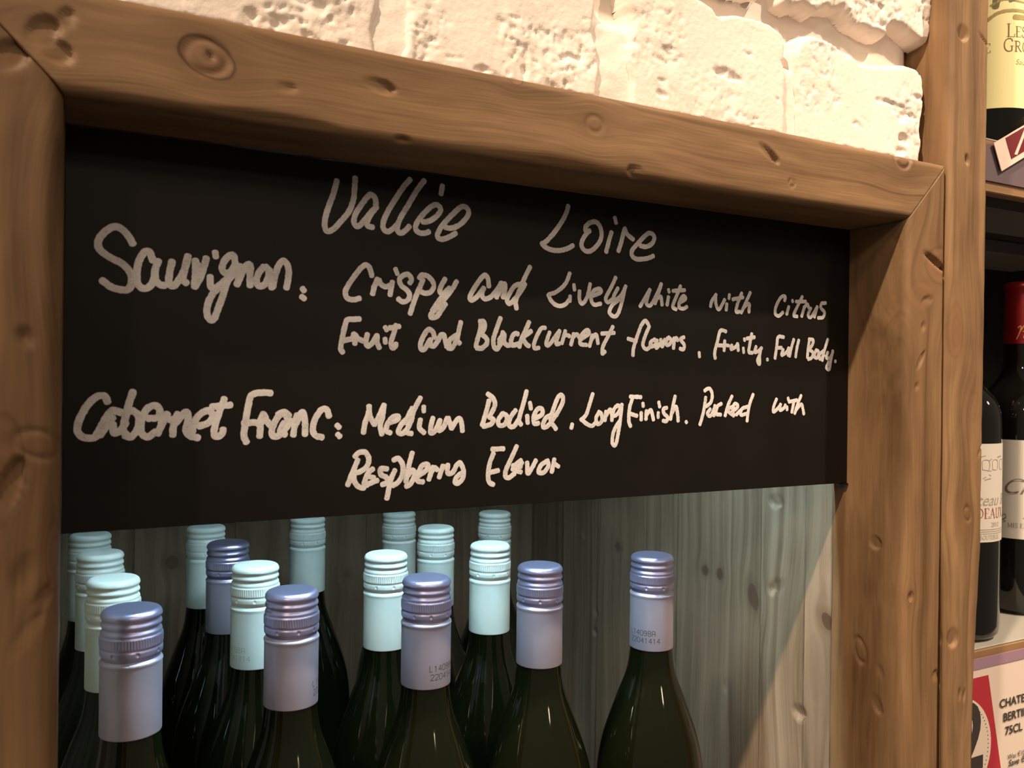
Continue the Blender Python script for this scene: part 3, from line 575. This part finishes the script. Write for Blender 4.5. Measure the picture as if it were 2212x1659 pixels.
# LED batten hidden behind the board
led_m = N('led_diffuser'); led_m = led_m.p(Base_Color=(.8, .8, .8), Emission_Color=(.58, .88, 1.0), Emission_Strength=255.0)
alu = plain('led_housing_aluminium', (.6, .6, .6), .4, 1.)
led = thing('led_batten', (.235, .418, .094), 'cool white light batten under the cabinet top, behind the chalkboard', 'lamp')
m = Mesh(); m.box((.080, .4125, .112), (.318, .4305, .1283)); m.box((.080, .4290, .1010), (.318, .4305, .1120)); m.box((.080, .4125, .1010), (.318, .4140, .1120)); m.box((.080, .4140, .1010), (.0815, .4290, .1120)); m.box((.3165, .4140, .1010), (.318, .4290, .1120)); m.obj('housing', alu, led)  # lips added to cut LED light towards back planks and board gap
m = Mesh(); m.box((.084, .4150, .1085), (.314, .4280, .1119)); m.obj('diffuser', led_m, led)

# ------------------------------------------------------------------ screw-cap wine bottles
def lathe(prof, seg, knurl=None, cap_top=True, cap_bot=True):
    v = []; f = []
    for (r, z) in prof:
        for i in range(seg):
            t = 2 * math.pi * i / seg; rr = r
            if knurl and knurl[0] >= z >= knurl[1]: rr = r + (-.00034, .00012, .00012)[i % 3]
            if knurl and knurl[2] >= z >= knurl[3]: rr = r + (.0 if (i % 26) > 2 else -.0006)
            v.append((rr * math.cos(t), rr * math.sin(t), z))
    n = len(prof)
    for k in range(n - 1):
        a = k * seg; b = a + seg; f += [(a + i, b + i, b + (i + 1) % seg, a + (i + 1) % seg) for i in range(seg)]
    if cap_top: f.append(tuple(range(seg))[::1])
    if cap_bot: f.append(tuple(range((n - 1) * seg, n * seg))[::-1])
    return v, f
mm = .001
cap_prof = [(r * mm, z * mm) for r, z in [(6, 0.0), (11.2, -.02), (12.4, -.15), (13.2, -.55), (13.9, -1.2), (14.35, -2.1), (14.55, -3.0), (14.45, -3.7), (14.0, -4.4), (13.75, -5.1), (13.8, -5.8), (14.2, -6.4), (14.45, -7.1), (14.35, -7.9), (13.8, -8.6), (13.6, -9.2),
    (13.8, -9.8), (14.35, -10.5), (14.55, -11.3), (14.4, -12.0), (14.35, -12.3), (14.9, -12.8), (15.0, -13.2), (15.0, -13.4), (15.0, -17.2), (15.0, -17.5), (14.9, -18.0), (14.55, -18.5), (14.6, -19.0), (14.9, -19.5), (14.95, -20.2), (14.9, -21.0), (14.9, -21.6), (14.8, -22.2), (14.4, -23.0), (14.0, -23.8), (13.85, -24.4)]]
sleeve_prof = [(r * mm, z * mm) for r, z in [(13.8, -24.4), (14.0, -24.9), (14.6, -25.4), (15.0, -26.0), (15.05, -26.7), (14.8, -27.3), (14.75, -28.5), (14.75, -45), (14.8, -62.2), (14.75, -62.5), (14.3, -62.5)]]
_gp = [(13.9, -60), (14.2, -63), (14.7, -68), (15.6, -75), (17.3, -82), (19.9, -89), (22.6, -96), (25.5, -104), (28.4, -112), (31.0, -120), (33.4, -129), (35.0, -138), (36.2, -148), (36.7, -160), (36.8, -172), (36.8, -190), (36.8, -282), (36.3, -289), (34.6, -294), (32.0, -296), (20, -295.2), (2, -291)]
glass_prof = [(r * mm, z * mm) for r, z in _gp]
def sub(prof, step=.002):
    C = catmull([(r, z) for r, z in prof[:15]], step); return [tuple(p) for p in C] + prof[15:]
glass_prof = sub(glass_prof)
def shift(v, c): return [(x + c[0], y + c[1], z + c[2]) for x, y, z in v]
glass_m = N('dark_olive_glass'); glass_m = glass_m.p(Base_Color=(.0042, .0048, .0014), Roughness=.06, Specular_IOR_Level=.5, IOR=1.5)
def cap_mat(name, col, metal, rough, spec=.5):
    g = N(name); c = g.n('ShaderNodeTexCoord').outputs['Object']
    if 'sleeve' in name: g.bump(g.noise(c, 110, 2), .0006, .08)
    return g.p(Base_Color=col, Metallic=metal, Roughness=rough, Specular_IOR_Level=spec)
lilac_cap = cap_mat('lilac_metal_cap', (.58, .56, .86), .9, .36); lilac_sl = cap_mat('lilac_metal_sleeve', (.57, .53, .67), .70, .42)
mint_cap = cap_mat('mint_enamel_cap', (.80, .86, .80), 0., .38); mint_sl = cap_mat('mint_enamel_sleeve', (.78, .85, .79), 0., .42)
ink_m = plain('lot_code_ink', (.05, .045, .05), .6)
DIG = {'0': [[(0, 1), (0, 5), (1, 6), (3, 6), (4, 5), (4, 1), (3, 0), (1, 0), (0, 1)]], '1': [[(.8, 4.6), (2, 6), (2, 0)]], '2': [[(0, 5), (1, 6), (3, 6), (4, 5), (4, 4), (0, 0), (4, 0)]], '4': [[(3, 0), (3, 6), (0, 2), (4, 2)]],
       '9': [[(4, 3.4), (1, 2.8), (0, 4), (.6, 5.6), (2, 6), (3.6, 5.6), (4, 4), (3.6, 1), (2, 0), (.4, .4)]], '8': [[(1, 3.2), (0, 4.6), (1, 6), (3, 6), (4, 4.6), (3, 3.2), (1, 3.2), (0, 1.4), (1, 0), (3, 0), (4, 1.4), (3, 3.2)]],
       'A': [[(0, 0), (0, 5), (1, 6), (3, 6), (4, 5), (4, 0)], [(0, 2.6), (4, 2.6)]], 'L': [[(0, 6), (0, 0), (3.4, 0)]]}
def code_mesh():
    """two printed lines wrapped round the sleeve, starting at angle 0 (towards +X) and running anticlockwise"""
    m = Mesh(); R = 14.76 * mm
    for txt, z0, s0 in (('L14098A', -52.2, 0.), ('22041414', -57.2, .6)):
        for i, ch in enumerate(txt):
            for st in DIG[ch]:
                P = [((s0 + i * 2.75 + x * .5) * mm, (z0 + y * .56) * mm) for x, y in st]
                Q = [];
                for a, b in zip(P[:-1], P[1:]): Q += [tuple(np.array(a) * (1 - t) + np.array(b) * t) for t in np.linspace(0, 1, 4)[:-1]]
                Q.append(P[-1])
                def put(s, z, h): t = s / R; return ((R + .00006 + h) * math.cos(t), (R + .00006 + h) * math.sin(t), z)
                ribbon2d(m, Q, .00034, put, .00003, jag=0, step=.0004)
    return m
KIND = {}
def make_bottle(kind):
    c = (0, 0, 0)
    base = (0, 0, 0)
    t = thing('wine_bottle', (0, 0, 0))
    v, f = lathe(glass_prof, 72); g = obj('bottle_glass', shift(v, (0, 0, .296)), f, glass_m, t)
    v, f = lathe(cap_prof, 204, knurl=(-.01335, -.01725, -.0198, -.0214)); c_ = obj('screw_cap', shift(v, (0, 0, .296)), f, lilac_cap if kind == 'l' else mint_cap, t)
    v, f = lathe(sleeve_prof, 96, cap_top=False, cap_bot=False); s_ = obj('cap_sleeve', shift(v, (0, 0, .296)), f, lilac_sl if kind == 'l' else mint_sl, t)
    m = code_mesh(); k_ = obj('lot_code', shift(m.v, (0, 0, .296)), m.f, ink_m if kind == 'l' else plain('faded_lot_ink', (.52, .56, .5), .6), s_, smooth=False)
    return t
def copy_tree(o, parent=None):
    c = o.copy(); COL.objects.link(c); c.parent = parent
    for ch in list(o.children): copy_tree(ch, c)
    return c
def onZ(x, y, Z): d = ray(x, y); return d * (Z / d[2])
ORD = {1: 'front', 2: 'second', 3: 'third', 4: 'back'}
# kind, column counted from the knotty side panel, row, cap top pixel or (X, Y), turn of the lot code relative to the camera direction (degrees, + = to the right)
BT = [('p', 5, 4, (.0185, .706), 150), ('p', 5, 3, (217, 1192, 0), 160), ('p', 5, 2, (245, 1247, 0), -20), ('l', 5, 1, (285, 1312, 0), 140),
      ('p', 4, 4, (.101, .706), 170), ('l', 4, 3, (493, 1170, 0), 150), ('p', 4, 2, (552, 1218, 0), -95), ('l', 4, 1, (631, 1273, 0), 52),
      ('p', 3, 4, (.185, .718), 160), ('p', 3, 2, (834, 1194, 0), 150), ('l', 3, 1, (922, 1246, 0), 9),
      ('p', 2, 4, (.266, .714), 150), ('p', 2, 3, (942, 1137, 0), 160), ('p', 2, 2, (1059, 1173, 0), 140), ('l', 2, 1, (1167, 1219, 0), 130),
      ('p', 1, 4, (1069, 1105, 0), 150), ('l', 1, 1, (1409, 1197, 0), -62)]
COLN = {1: 'column next to the knotty side panel', 2: 'second column from the knotty side panel', 3: 'third column from the knotty side panel', 4: 'fourth column from the knotty side panel', 5: 'column farthest from the knotty side panel'}
protos = {}
for kind, c, r, pos, turn in BT:
    if kind not in protos: t = protos[kind] = make_bottle(kind)
    else: t = copy_tree(protos[kind])
    if len(pos) == 3: q = onZ(pos[0], pos[1], ZTOP); X, Y = q[0], q[1]
    else: X, Y = pos
    t.location = (X, Y, ZTOP - .296 + H0)
    view = math.atan2(-Y, -X)                      # direction from the bottle to the viewer
    t.rotation_euler = (0, 0, view + math.radians(turn))
    tag(t, ('lilac' if kind == 'l' else 'mint') + '-capped wine bottle, ' + ORD[r] + ' of the ' + COLN[c], 'bottle', 'screw-cap bottles in the pine cabinet')

# ------------------------------------------------------------------ neighbouring wine shelves beyond the post
dark_m = N('black_stained_board'); _n = dark_m.noise(dark_m.n('ShaderNodeTexCoord').outputs['Object'], 30, 3); dark_m = dark_m.p(Base_Color=dark_m.ramp(_n, [(.3, (.012, .010, .009)), (.7, (.022, .019, .017))]), Roughness=.5)
edge_m = wood_mat('shelf_edge_pine', 'X', (.22, .12, .06), (.36, .21, .11), [], rough=.5)
liner_m = plain('grey_shelf_liner', (.42, .40, .36), .5)
un = thing('shelving_unit', (.86, .58, -.60), 'dark wine shelving bay with pine shelf edges, beyond the timber post', 'shelving')
XU0, XU1 = .552, 1.16
def ub(name, lo, hi, mat, b=.0008):
    v, f = bevel_box(lo, hi, b); return obj(name, v, f, mat, un, smooth=False, rest=v)
ub('back_panel', (XU0, .72, -.60), (XU1, .735, .60), dark_m)
ub('side_panel', (XU1, .415, -.60), (XU1 + .018, .735, .60), dark_m)
ub('side_panel', (XU0, .432, -.60), (XU0 + .012, .7195, .60), dark_m)
ZS1, ZS2 = -.2035, .1940
for zt in (ZS1, ZS2):
    ub('shelf_board', (XU0 + .0125, .4205, zt - .018), (XU1 - .0005, .7195, zt - .0015), dark_m)
    ub('shelf_liner', (XU0 + .0125, .4105, zt - .0014), (XU1 - .0005, .7195, zt), liner_m, .0004)
    ub('shelf_edge', (XU0 + .0005, .4100, zt - .0420), (XU1 - .0005, .4203, zt - .0016), edge_m)
batten_m = plain('grey_stained_batten', (.11, .098, .09), .6)
for y0, y1 in ((.4700, .5450), (.6220, .7150)): ub('shelf_batten', (XU0 + .0130, y0, ZS2 - .0340), (XU1 - .0010, y1, ZS2 - .0185), batten_m)

# Bordeaux bottles
_bp = [(0.1, 300), (13.0, 300), (13.9, 299), (14.1, 296.5), (14.1, 293.5), (13.4, 292.5), (13.4, 288), (13.6, 283), (14.2, 240), (14.6, 226), (15.6, 219), (19, 211), (25.5, 202.5), (31.5, 195), (35.2, 187), (36.8, 178), (37.2, 165), (37.2, 12), (36.2, 5), (33, 1), (28, 0), (5, 3)]
def bordeaux_profile(z0=None, z1=None, off=0.):
    P = [(r * mm + off, z * mm) for r, z in _bp]
    C = [tuple(p) for p in catmull(P[8:17], .002)]; Q = P[:8] + C + P[17:]
    if z0 is None: return Q
    return [p for p in Q if z0 - 1e-6 <= p[1] <= z1 + 1e-6]
red_glass = N('black_green_glass'); red_glass = red_glass.p(Base_Color=(.006, .006, .005), Roughness=.05, Specular_IOR_Level=.6)
RL = 37.2 * mm
def label_patch(z0, z1, a0, a1, off=.00025, n=48):
    v = []; f = []
    for i in range(n + 1):
        a = a0 + (a1 - a0) * i / n; r = RL + off
        v += [(r * math.cos(a), r * math.sin(a), z0), (r * math.cos(a), r * math.sin(a), z1)]
        if i: k = 2 * i; f.append((k - 2, k, k + 1, k - 1))
    return v, f
def wrap(s, z, h, off=.0004, R=RL): a = s / R; r = R + off + h; return (r * math.cos(a), r * math.sin(a), z)
def text_tris(body, size, shear=0., bold=0.):
    cu = bpy.data.curves.new('t', 'FONT'); cu.body = body; cu.size = size; cu.shear = shear; cu.offset = bold; cu.resolution_u = 4
    o = bpy.data.objects.new('t', cu); me = bpy.data.meshes.new_from_object(o)
    V = [tuple(x.co) for x in me.vertices]; Fc = [tuple(p.vertices) for p in me.polygons]
    bpy.data.objects.remove(o); bpy.data.curves.remove(cu); bpy.data.meshes.remove(me)
    return V, Fc
def cyl_text(name, body, size, s0, z0, mat, parent, c, shear=0., bold=0., align='L', stretch=1.):
    V, Fc = text_tris(body, size, shear, bold)
    w = max(p[0] for p in V) * stretch
    if align == 'C': s0 -= w / 2
    v = [wrap(s0 + p[0] * stretch, z0 + p[1], 0) for p in V]
    return obj(name, shift(v, c), Fc, mat, parent, smooth=False)
# capitals with serifs: (polyline, relative width) on a unit-high grid
SER = {'L': (.62, [([(.14, 0), (.14, 1)], 1), ([(0, 1), (.3, 1)], .3), ([(0, 0), (.6, 0)], .3), ([(.6, 0), (.6, .22)], .4)]),
       'E': (.64, [([(.14, 0), (.14, 1)], 1), ([(0, 1), (.56, 1)], .3), ([(.56, 1), (.56, .8)], .4), ([(.14, .52), (.44, .52)], .3), ([(0, 0), (.6, 0)], .3), ([(.6, 0), (.6, .22)], .4)]),
       'S': (.56, [([(.47, .78), (.44, .94), (.26, 1), (.07, .9), (.06, .7), (.24, .56), (.42, .42), (.46, .2), (.3, .02), (.08, .05), (.03, .24)], .65)]),
       'G': (.8, [([(.68, .78), (.6, .95), (.4, 1), (.16, .86), (.07, .5), (.16, .14), (.4, 0), (.66, .08)], .75), ([(.64, .06), (.64, .42)], .9), ([(.5, .42), (.78, .42)], .3)]),
       'R': (.74, [([(.14, 0), (.14, 1)], 1), ([(0, 1), (.3, 1), (.48, .94), (.54, .76), (.48, .58), (.3, .52), (.14, .52)], .6), ([(.32, .52), (.52, .2), (.7, 0)], .8), ([(0, 0), (.3, 0)], .3)]),
       'O': (.84, [([(.4, 1), (.14, .84), (.07, .5), (.14, .16), (.4, 0), (.66, .16), (.73, .5), (.66, .84), (.4, 1)], .75)]),
       'D': (.8, [([(.14, 0), (.14, 1)], 1), ([(0, 1), (.3, 1), (.6, .84), (.7, .5), (.6, .16), (.3, 0), (0, 0)], .6)]),
       'A': (.8, [([(.08, 0), (.38, 1)], .4), ([(.38, 1), (.68, 0)], 1), ([(.2, .36), (.54, .36)], .3), ([(0, 0), (.2, 0)], .3), ([(.56, 0), (.8, 0)], .3)]),
       'U': (.8, [([(.14, 1), (.14, .3), (.2, .08), (.4, 0), (.6, .1), (.64, .3), (.64, 1)], .7), ([(0, 1), (.28, 1)], .3), ([(.52, 1), (.76, 1)], .3)]),
       'X': (.8, [([(.12, 1), (.64, 0)], 1), ([(.64, 1), (.1, 0)], .4), ([(0, 1), (.26, 1)], .3), ([(.5, 0), (.78, 0)], .3)]),
       'M': (1.0, [([(.14, 0), (.14, 1)], .4), ([(.14, 1), (.46, .05)], .9), ([(.46, .05), (.8, 1)], .4), ([(.82, 1), (.82, 0)], 1), ([(0, 0), (.28, 0)], .3), ([(.68, 0), (.96, 0)], .3)]),
       'I': (.36, [([(.16, 0), (.16, 1)], 1), ([(0, 1), (.32, 1)], .3), ([(0, 0), (.32, 0)], .3)]),
       'N': (.86, [([(.14, 0), (.14, 1)], .4), ([(.14, 1), (.66, 0)], 1), ([(.66, 0), (.66, 1)], .4), ([(0, 0), (.28, 0)], .3), ([(.54, 1), (.8, 1)], .3)]),
       'T': (.7, [([(.34, 0), (.34, 1)], 1), ([(0, 1), (.68, 1)], .3), ([(.02, 1), (.02, .8)], .4), ([(.66, 1), (.66, .8)], .4), ([(.2, 0), (.48, 0)], .3)]),
       'B': (.7, [([(.14, 0), (.14, 1)], 1), ([(0, 1), (.3, 1), (.48, .9), (.5, .68), (.36, .54), (.14, .53)], .6), ([(.36, .53), (.54, .42), (.56, .16), (.36, 0), (0, 0)], .65)])}
def serif_width(txt, h): return sum((SER[c][0] if c in SER else .35) * h + .06 * h for c in txt)
def serif_text(name, txt, h, s0, z0, mat, parent, c, wgt=.13, align='L', first=None):
    m = Mesh()
    if align == 'C': s0 -= serif_width(txt, h) / 2
    for i, ch in enumerate(txt):
        hh = first if (first and i == 0) else h
        if ch in SER:
            for P, w in SER[ch][1]:
                Q = [(s0 + x * hh, z0 + y * hh) for x, y in P]
                if len(P) > 3: ribbon2d(m, Q, wgt * h * w, lambda s, z, q: wrap(s, z, q), .00002, jag=0, step=.0006)
                else: ribbon2d(m, Q, wgt * h * w, lambda s, z, q: wrap(s, z, q), .00002, jag=0, step=.002)
            s0 += SER[ch][0] * hh + .06 * hh
        else: s0 += .35 * hh
    return obj(name, shift(m.v, c), m.f, mat, parent, smooth=False)
def bordeaux(X, Y, zb, label, capcol, turn):
    t = thing('wine_bottle', (X, Y, zb), label, 'bottle', 'bottles on the neighbouring shelves')
    c = (X, Y, zb)
    v, f = lathe(bordeaux_profile()[:], 64); obj('bottle_glass', shift(v, c), f, red_glass, t)
    P = [(r + .00025, z + (.0002 if z > .299 else 0)) for r, z in bordeaux_profile(.243, .31)] + [(.01425 + .00025, .2435)]
    P = [p for p in P]; v, f = lathe(P, 64, cap_bot=False); cp = obj('capsule', shift(v, c), f, capcol, t)
    return t, c, math.atan2(-Y, -X) + math.radians(turn), cp
def rotz(o, c, ang):   # spin a wrapped piece round the bottle axis c
    M = Matrix.Translation(Vector(c)) ; me = o.data
    b = BASE[o.parent.name]; 
    for vtx in me.vertices:
        x, y = vtx.co.x + b[0] - c[0], vtx.co.y + b[1] - c[1]
        vtx.co.x = x * math.cos(ang) - y * math.sin(ang) + c[0] - b[0]; vtx.co.y = x * math.sin(ang) + y * math.cos(ang) + c[1] - b[1]
    me.update(); return o
paper = plain('cream_label_paper', (.78, .72, .64), .6); paper_y = plain('yellow_label_paper', (.93, .84, .42), .55)
ink_brown = plain('brown_ink', (.22, .10, .03), .6); ink_grey = plain('grey_ink', (.20, .17, .15), .6); ink_pale = plain('pale_grey_ink', (.42, .36, .32), .6); ink_red = plain('red_ink', (.42, .09, .06), .6); ink_olive = plain('olive_ink', (.38, .29, .10), .6); ink_dk = plain('dark_olive_ink', (.16, .14, .06), .6)
red_cap = N('red_foil_capsule').p(Base_Color=(.30, .012, .016), Metallic=.35, Roughness=.32)
gold = plain('gold_print', (.80, .42, .12), .4, .3)
def lab(t, c, ang, z0, z1, a, mat):
    v, f = label_patch(z0, z1, -a, a); return rotz(obj('label', shift(v, c), f, mat, t), c, ang)

# bottle with red capsule and script label
t, c, ang, cp = bordeaux(.783, .472, ZS1, 'red-capsuled wine bottle with plain cream script label, on the lower shelf', red_cap, 24)
L1 = lab(t, c, ang, .0686, .1566, 1.25, paper)
rotz(cyl_text('brand_script', 'Château', .020, -.030, .1085, ink_grey, L1, c, shear=.45), c, ang)
rotz(serif_text('label_line', 'MIS EN BOUTEILLE', .0040, -.024, .0785, ink_grey, L1, c), c, ang)
m = Mesh(); ribbon2d(m, [(-.012, .0875), (.018, .0875)], .0009, lambda s, z, q: wrap(s, z, q), .00002, jag=.5); rotz(obj('label_small_print', shift(m.v, c), m.f, ink_pale, L1, smooth=False), c, ang)
m = Mesh()
for P in ([(-.0285, .088), (-.0260, .090), (-.0255, .087), (-.0275, .085), (-.0255, .0835), (-.0275, .0825)], [(-.0285, .0845), (-.0250, .0865)]): ribbon2d(m, P, .0006, lambda s, z, q: wrap(s, z, q), .00002, jag=0)
rotz(obj('label_crest', shift(m.v, c), m.f, ink_grey, L1, smooth=False), c, ang)
m = Mesh()       # gold monogram on the capsule
RC = .01445
for P in ([(.0, .0), (.0025, .006), (.0045, .0135), (.0035, .0150), (.0015, .013)], [(.003, .008), (.0075, .0155), (.011, .0165), (.012, .0135), (.009, .010), (.0065, .0085)], [(.0095, .0095), (.013, .009), (.0145, .005), (.011, .0), (.0075, .001), (.008, .0045), (.012, .0065), (.0165, .0065)]):
    ribbon2d(m, [(s * .8 - .009, z * .8 + .2475) for s, z in P], .00085, lambda s, z, q: wrap(s, z, q, .0004, RC), .00002, jag=0)
rotz(obj('capsule_monogram', shift(m.v, c), m.f, gold, cp, smooth=False), c, ang + math.radians(-2))
# bottle with engraved-picture label
t, c, ang, cp = bordeaux(.654, .4515, ZS1, 'dark wine bottle with pictorial red-lettered label, beside the timber post', red_cap, 40)
L1 = lab(t, c, ang, .0805, .1585, 1.2, paper)
rotz(serif_text('label_line', 'BORDEAUX', .0078, 0, .0995, ink_red, L1, c, align='C'), c, ang)
rotz(cyl_text('brand_script', 'Château B', .013, 0, .1095, ink_pale, L1, c, shear=.4, align='C'), c, ang)
rotz(cyl_text('label_year', '2012', .0052, .012, .0925, ink_pale, L1, c, align='C'), c, ang)
rotz(serif_text('label_line', 'MIS EN BOUTEILLE', .0034, 0, .0826, ink_pale, L1, c, align='C'), c, ang)
m = Mesh()
for i in range(3): ribbon2d(m, [(-.03, .0905 - i * .0016), (.036, .0905 - i * .0016)], .0005, lambda s, z, q: wrap(s, z, q), .00002, jag=0, step=.002)
rotz(obj('label_small_print', shift(m.v, c), m.f, ink_pale, L1, smooth=False), c, ang)
m = Mesh(); rnd = random.Random(4)
for i in range(30):
    s = rnd.uniform(-.03, .034); z = rnd.uniform(.128, .150); ribbon2d(m, [(s, z), (s + rnd.uniform(.001, .006), z + rnd.uniform(-.0012, .0015))], rnd.uniform(.0004, .0011), lambda s, z, q: wrap(s, z, q), .00002, jag=.3)
for s in (-.012, -.002, .008, .018): ribbon2d(m, [(s, .138), (s, .145), (s + .006, .145), (s + .006, .138), (s, .138)], .0005, lambda s, z, q: wrap(s, z, q), .00002, jag=0)
rotz(obj('label_engraving', shift(m.v, c), m.f, ink_pale, L1, smooth=False), c, ang)
# yellow label bottle on the upper shelf
t, c, ang, cp = bordeaux(.700, .4560, ZS2, 'dark wine bottle with yellow vineyard label, standing on the upper shelf', plain('black_foil_capsule', (.02, .018, .016), .35, .3), 33)
L1 = lab(t, c, ang, .0350, .149, 1.35, paper_y)
rotz(serif_text('label_line', 'LES', .0085, -.006, .0930, ink_brown, L1, c, first=.0105), c, ang)
rotz(serif_text('label_line', 'E', .0075, -.0225, .0810, ink_brown, L1, c), c, ang)
rotz(serif_text('label_line', 'GROS', .0085, -.0085, .0810, ink_brown, L1, c, first=.0105), c, ang)
rotz(cyl_text('label_script', 'Sauternes', .0062, .0015, .0705, ink_olive, L1, c, shear=.2), c, ang)
m = Mesh()
for P, w in (([(-.022, .122), (-.012, .1285), (.004, .130), (.020, .128)], .0026), ([(.0, .1245), (.012, .1245), (.030, .122)], .0042), ([(-.018, .135), (-.008, .139), (.010, .137), (.03, .138)], .0016)):
    ribbon2d(m, P, w, lambda s, z, q: wrap(s, z - .0155, q), .00002, jag=.3)
rotz(obj('label_vineyard', shift(m.v, c), m.f, ink_olive, L1, smooth=False), c, ang)
m = Mesh()
ribbon2d(m, [(-.0145, .1335), (-.0140, .1395)], .0052, lambda s, z, q: wrap(s, z - .0155, q), .00003, jag=.3); ribbon2d(m, [(-.004, .1375), (.0, .1385)], .002, lambda s, z, q: wrap(s, z - .0155, q), .00003, jag=.3)
rotz(obj('label_tree', shift(m.v, c), m.f, ink_dk, L1, smooth=False), c, ang)

# ------------------------------------------------------------------ price tickets on the shelf edges
card_m = plain('pink_white_card', (.78, .64, .55), .5); red_card = plain('red_card_print', (.46, .030, .045), .5); black_print = plain('black_print', (.045, .035, .03), .6)
purple = N('mauve_plastic_sleeve').p(Base_Color=(.36, .22, .30), Roughness=.25)
YT = .4060
tk = thing('price_ticket', (.66, YT, -.32), 'pink-white price ticket with red panel, under the lower shelf edge', 'price tag', 'shelf price tickets')
def flat(name, P, y, th, mat, parent):
    n = len(P); v = [(x, y, z) for x, z in P] + [(x, y + th, z) for x, z in P]
    f = [tuple(range(n)), tuple(range(2 * n - 1, n - 1, -1))] + [(i, i + n, (i + 1) % n + n, (i + 1) % n) for i in range(n)]
    return obj(name, v, f, mat, parent, smooth=False)
def tp(x, y, Y=YT): q = onY(x, y, Y); return (q[0], q[2])
zt0 = tp(2160, 1412)[1]; zt1 = tp(2160, 1434)[1]
xa, xb = .575, .735
flat('sleeve_header', [(xa, zt1), (xb, zt1), (xb, zt0), (xa, zt0)], YT - .0006, .0010, purple, tk)
cd = flat('card', [(xa, zt1 - .130), (xb, zt1 - .130), (xb, zt1 - .0002), (xa, zt1 - .0002)], YT, .0006, card_m, tk)
def cr(cx, cy): return tp(2080 + cx / 5.95, 1380 + cy / 5.95)
A1 = cr(325, 462); A2 = cr(485, 1659); sl = (A2[0] - A1[0]) / (A2[1] - A1[1])
flat('red_panel', [(xa + .004, A1[1]), A1, (A1[0] + sl * -.112, A1[1] - .112), (xa + .004, A1[1] - .112)][::-1], YT - .0002, .0001, red_card, cd)
pts = np.array([cr(180, 820), cr(290, 985), cr(355, 1250), cr(340, 1500), cr(300, 1659)])
M_ = np.c_[2 * pts, np.ones(len(pts))]; sol = np.linalg.lstsq(M_, (pts ** 2).sum(1), rcond=None)[0]; cx, cz = sol[0], sol[1]; rad = math.sqrt(sol[2] + cx * cx + cz * cz)
flat('white_disc', [(cx + rad * math.cos(a), cz + rad * math.sin(a)) for a in np.linspace(0, 2 * math.pi, 64, endpoint=False)], YT - .0004, .0001, card_m, cd)
m = Mesh()
for i in range(72):
    a = 2 * math.pi * i / 72; px, pz = cx + rad * .91 * math.cos(a), cz + rad * .91 * math.sin(a); d = .0005
    m.add([(px + d * math.cos(t), YT - .00056, pz + d * math.sin(t)) for t in np.linspace(0, 2 * math.pi, 8, endpoint=False)], [tuple(range(8))])
m.obj('dotted_ring', black_print, cd)
def flat_text(name, body, size, x, z, parent, shear=0., bold=0., stretch=1., mat=black_print, y=YT):
    V, Fc = text_tris(body, size, shear, bold)
    return obj(name, [(x + p[0] * stretch, y - .0007, z + p[1]) for p in V], Fc, mat, parent, smooth=False)
STX = 1.12
for body, p, hpx, sh, bo in (('CHATEAU', (462, 888), 105, 0, .0002), ('BERTIN', (505, 1062), 105, 0, .0002), ('75CL', (530, 1235), 105, 0, .0002), ('Was €15.99', (560, 1550), 62, .15, 0), ('Save €3', (570, 1640), 80, .25, .0001)):
    q = cr(*p); q2 = cr(p[0], p[1] - hpx); h = q2[1] - q[1]
    flat_text('ticket_text', body, h / .70, q[0], q[1], cd, sh, bo, STX)
q = cr(260, 1600); flat_text('ticket_price', '12', .072, q[0] - .0655, q[1] - .001, cd, 0, .0018, .9)
# upper ticket, hanging askew in a clear sleeve
tk2 = thing('price_ticket', (.67, .400, .17), 'red price ticket tilted in a clear plastic sleeve, on the upper shelf edge', 'price tag', 'shelf price tickets')
def up(P, Y): return [tp(x, y, Y) for x, y in P]
clear = N('mauve_clear_plastic').p(Base_Color=(.24, .18, .21), Roughness=.2, Transmission_Weight=.35, IOR=1.3)
zs0, zs1 = tp(2140, 312, .4085)[1], tp(2140, 391, .4085)[1]
flat('plastic_sleeve', [(.578, zs1), (.742, zs1), (.742, zs0), (.578, zs0)], .4085, .0005, clear, tk2)
P0 = np.array(tp(2147, 309, .4060)); tl = math.radians(27); E1 = np.array([math.cos(tl), math.sin(tl)]); E2 = np.array([math.sin(tl), -math.cos(tl)])
def card_at(a0, a1, b0, b1): return [tuple(P0 + E1 * a + E2 * b) for a, b in ((a0, b1), (a1, b1), (a1, b0), (a0, b0))]
cd2 = flat('card', card_at(0, .088, 0, .023), .4060, .0006, card_m, tk2)
flat('red_panel', card_at(.0155, .085, .0012, .0185), .4057, .0002, plain('dark_red_print', (.16, .010, .016), .35), cd2)
flat('painted_glare', [tuple(P0 + E1 * a + E2 * b) for a, b in ((.0205, .0165), (.0235, .0180), (.046, .0030), (.043, .0018))], .4054, .0002, card_m, cd2)  # glare on the red print, painted as a pale card-coloured strip
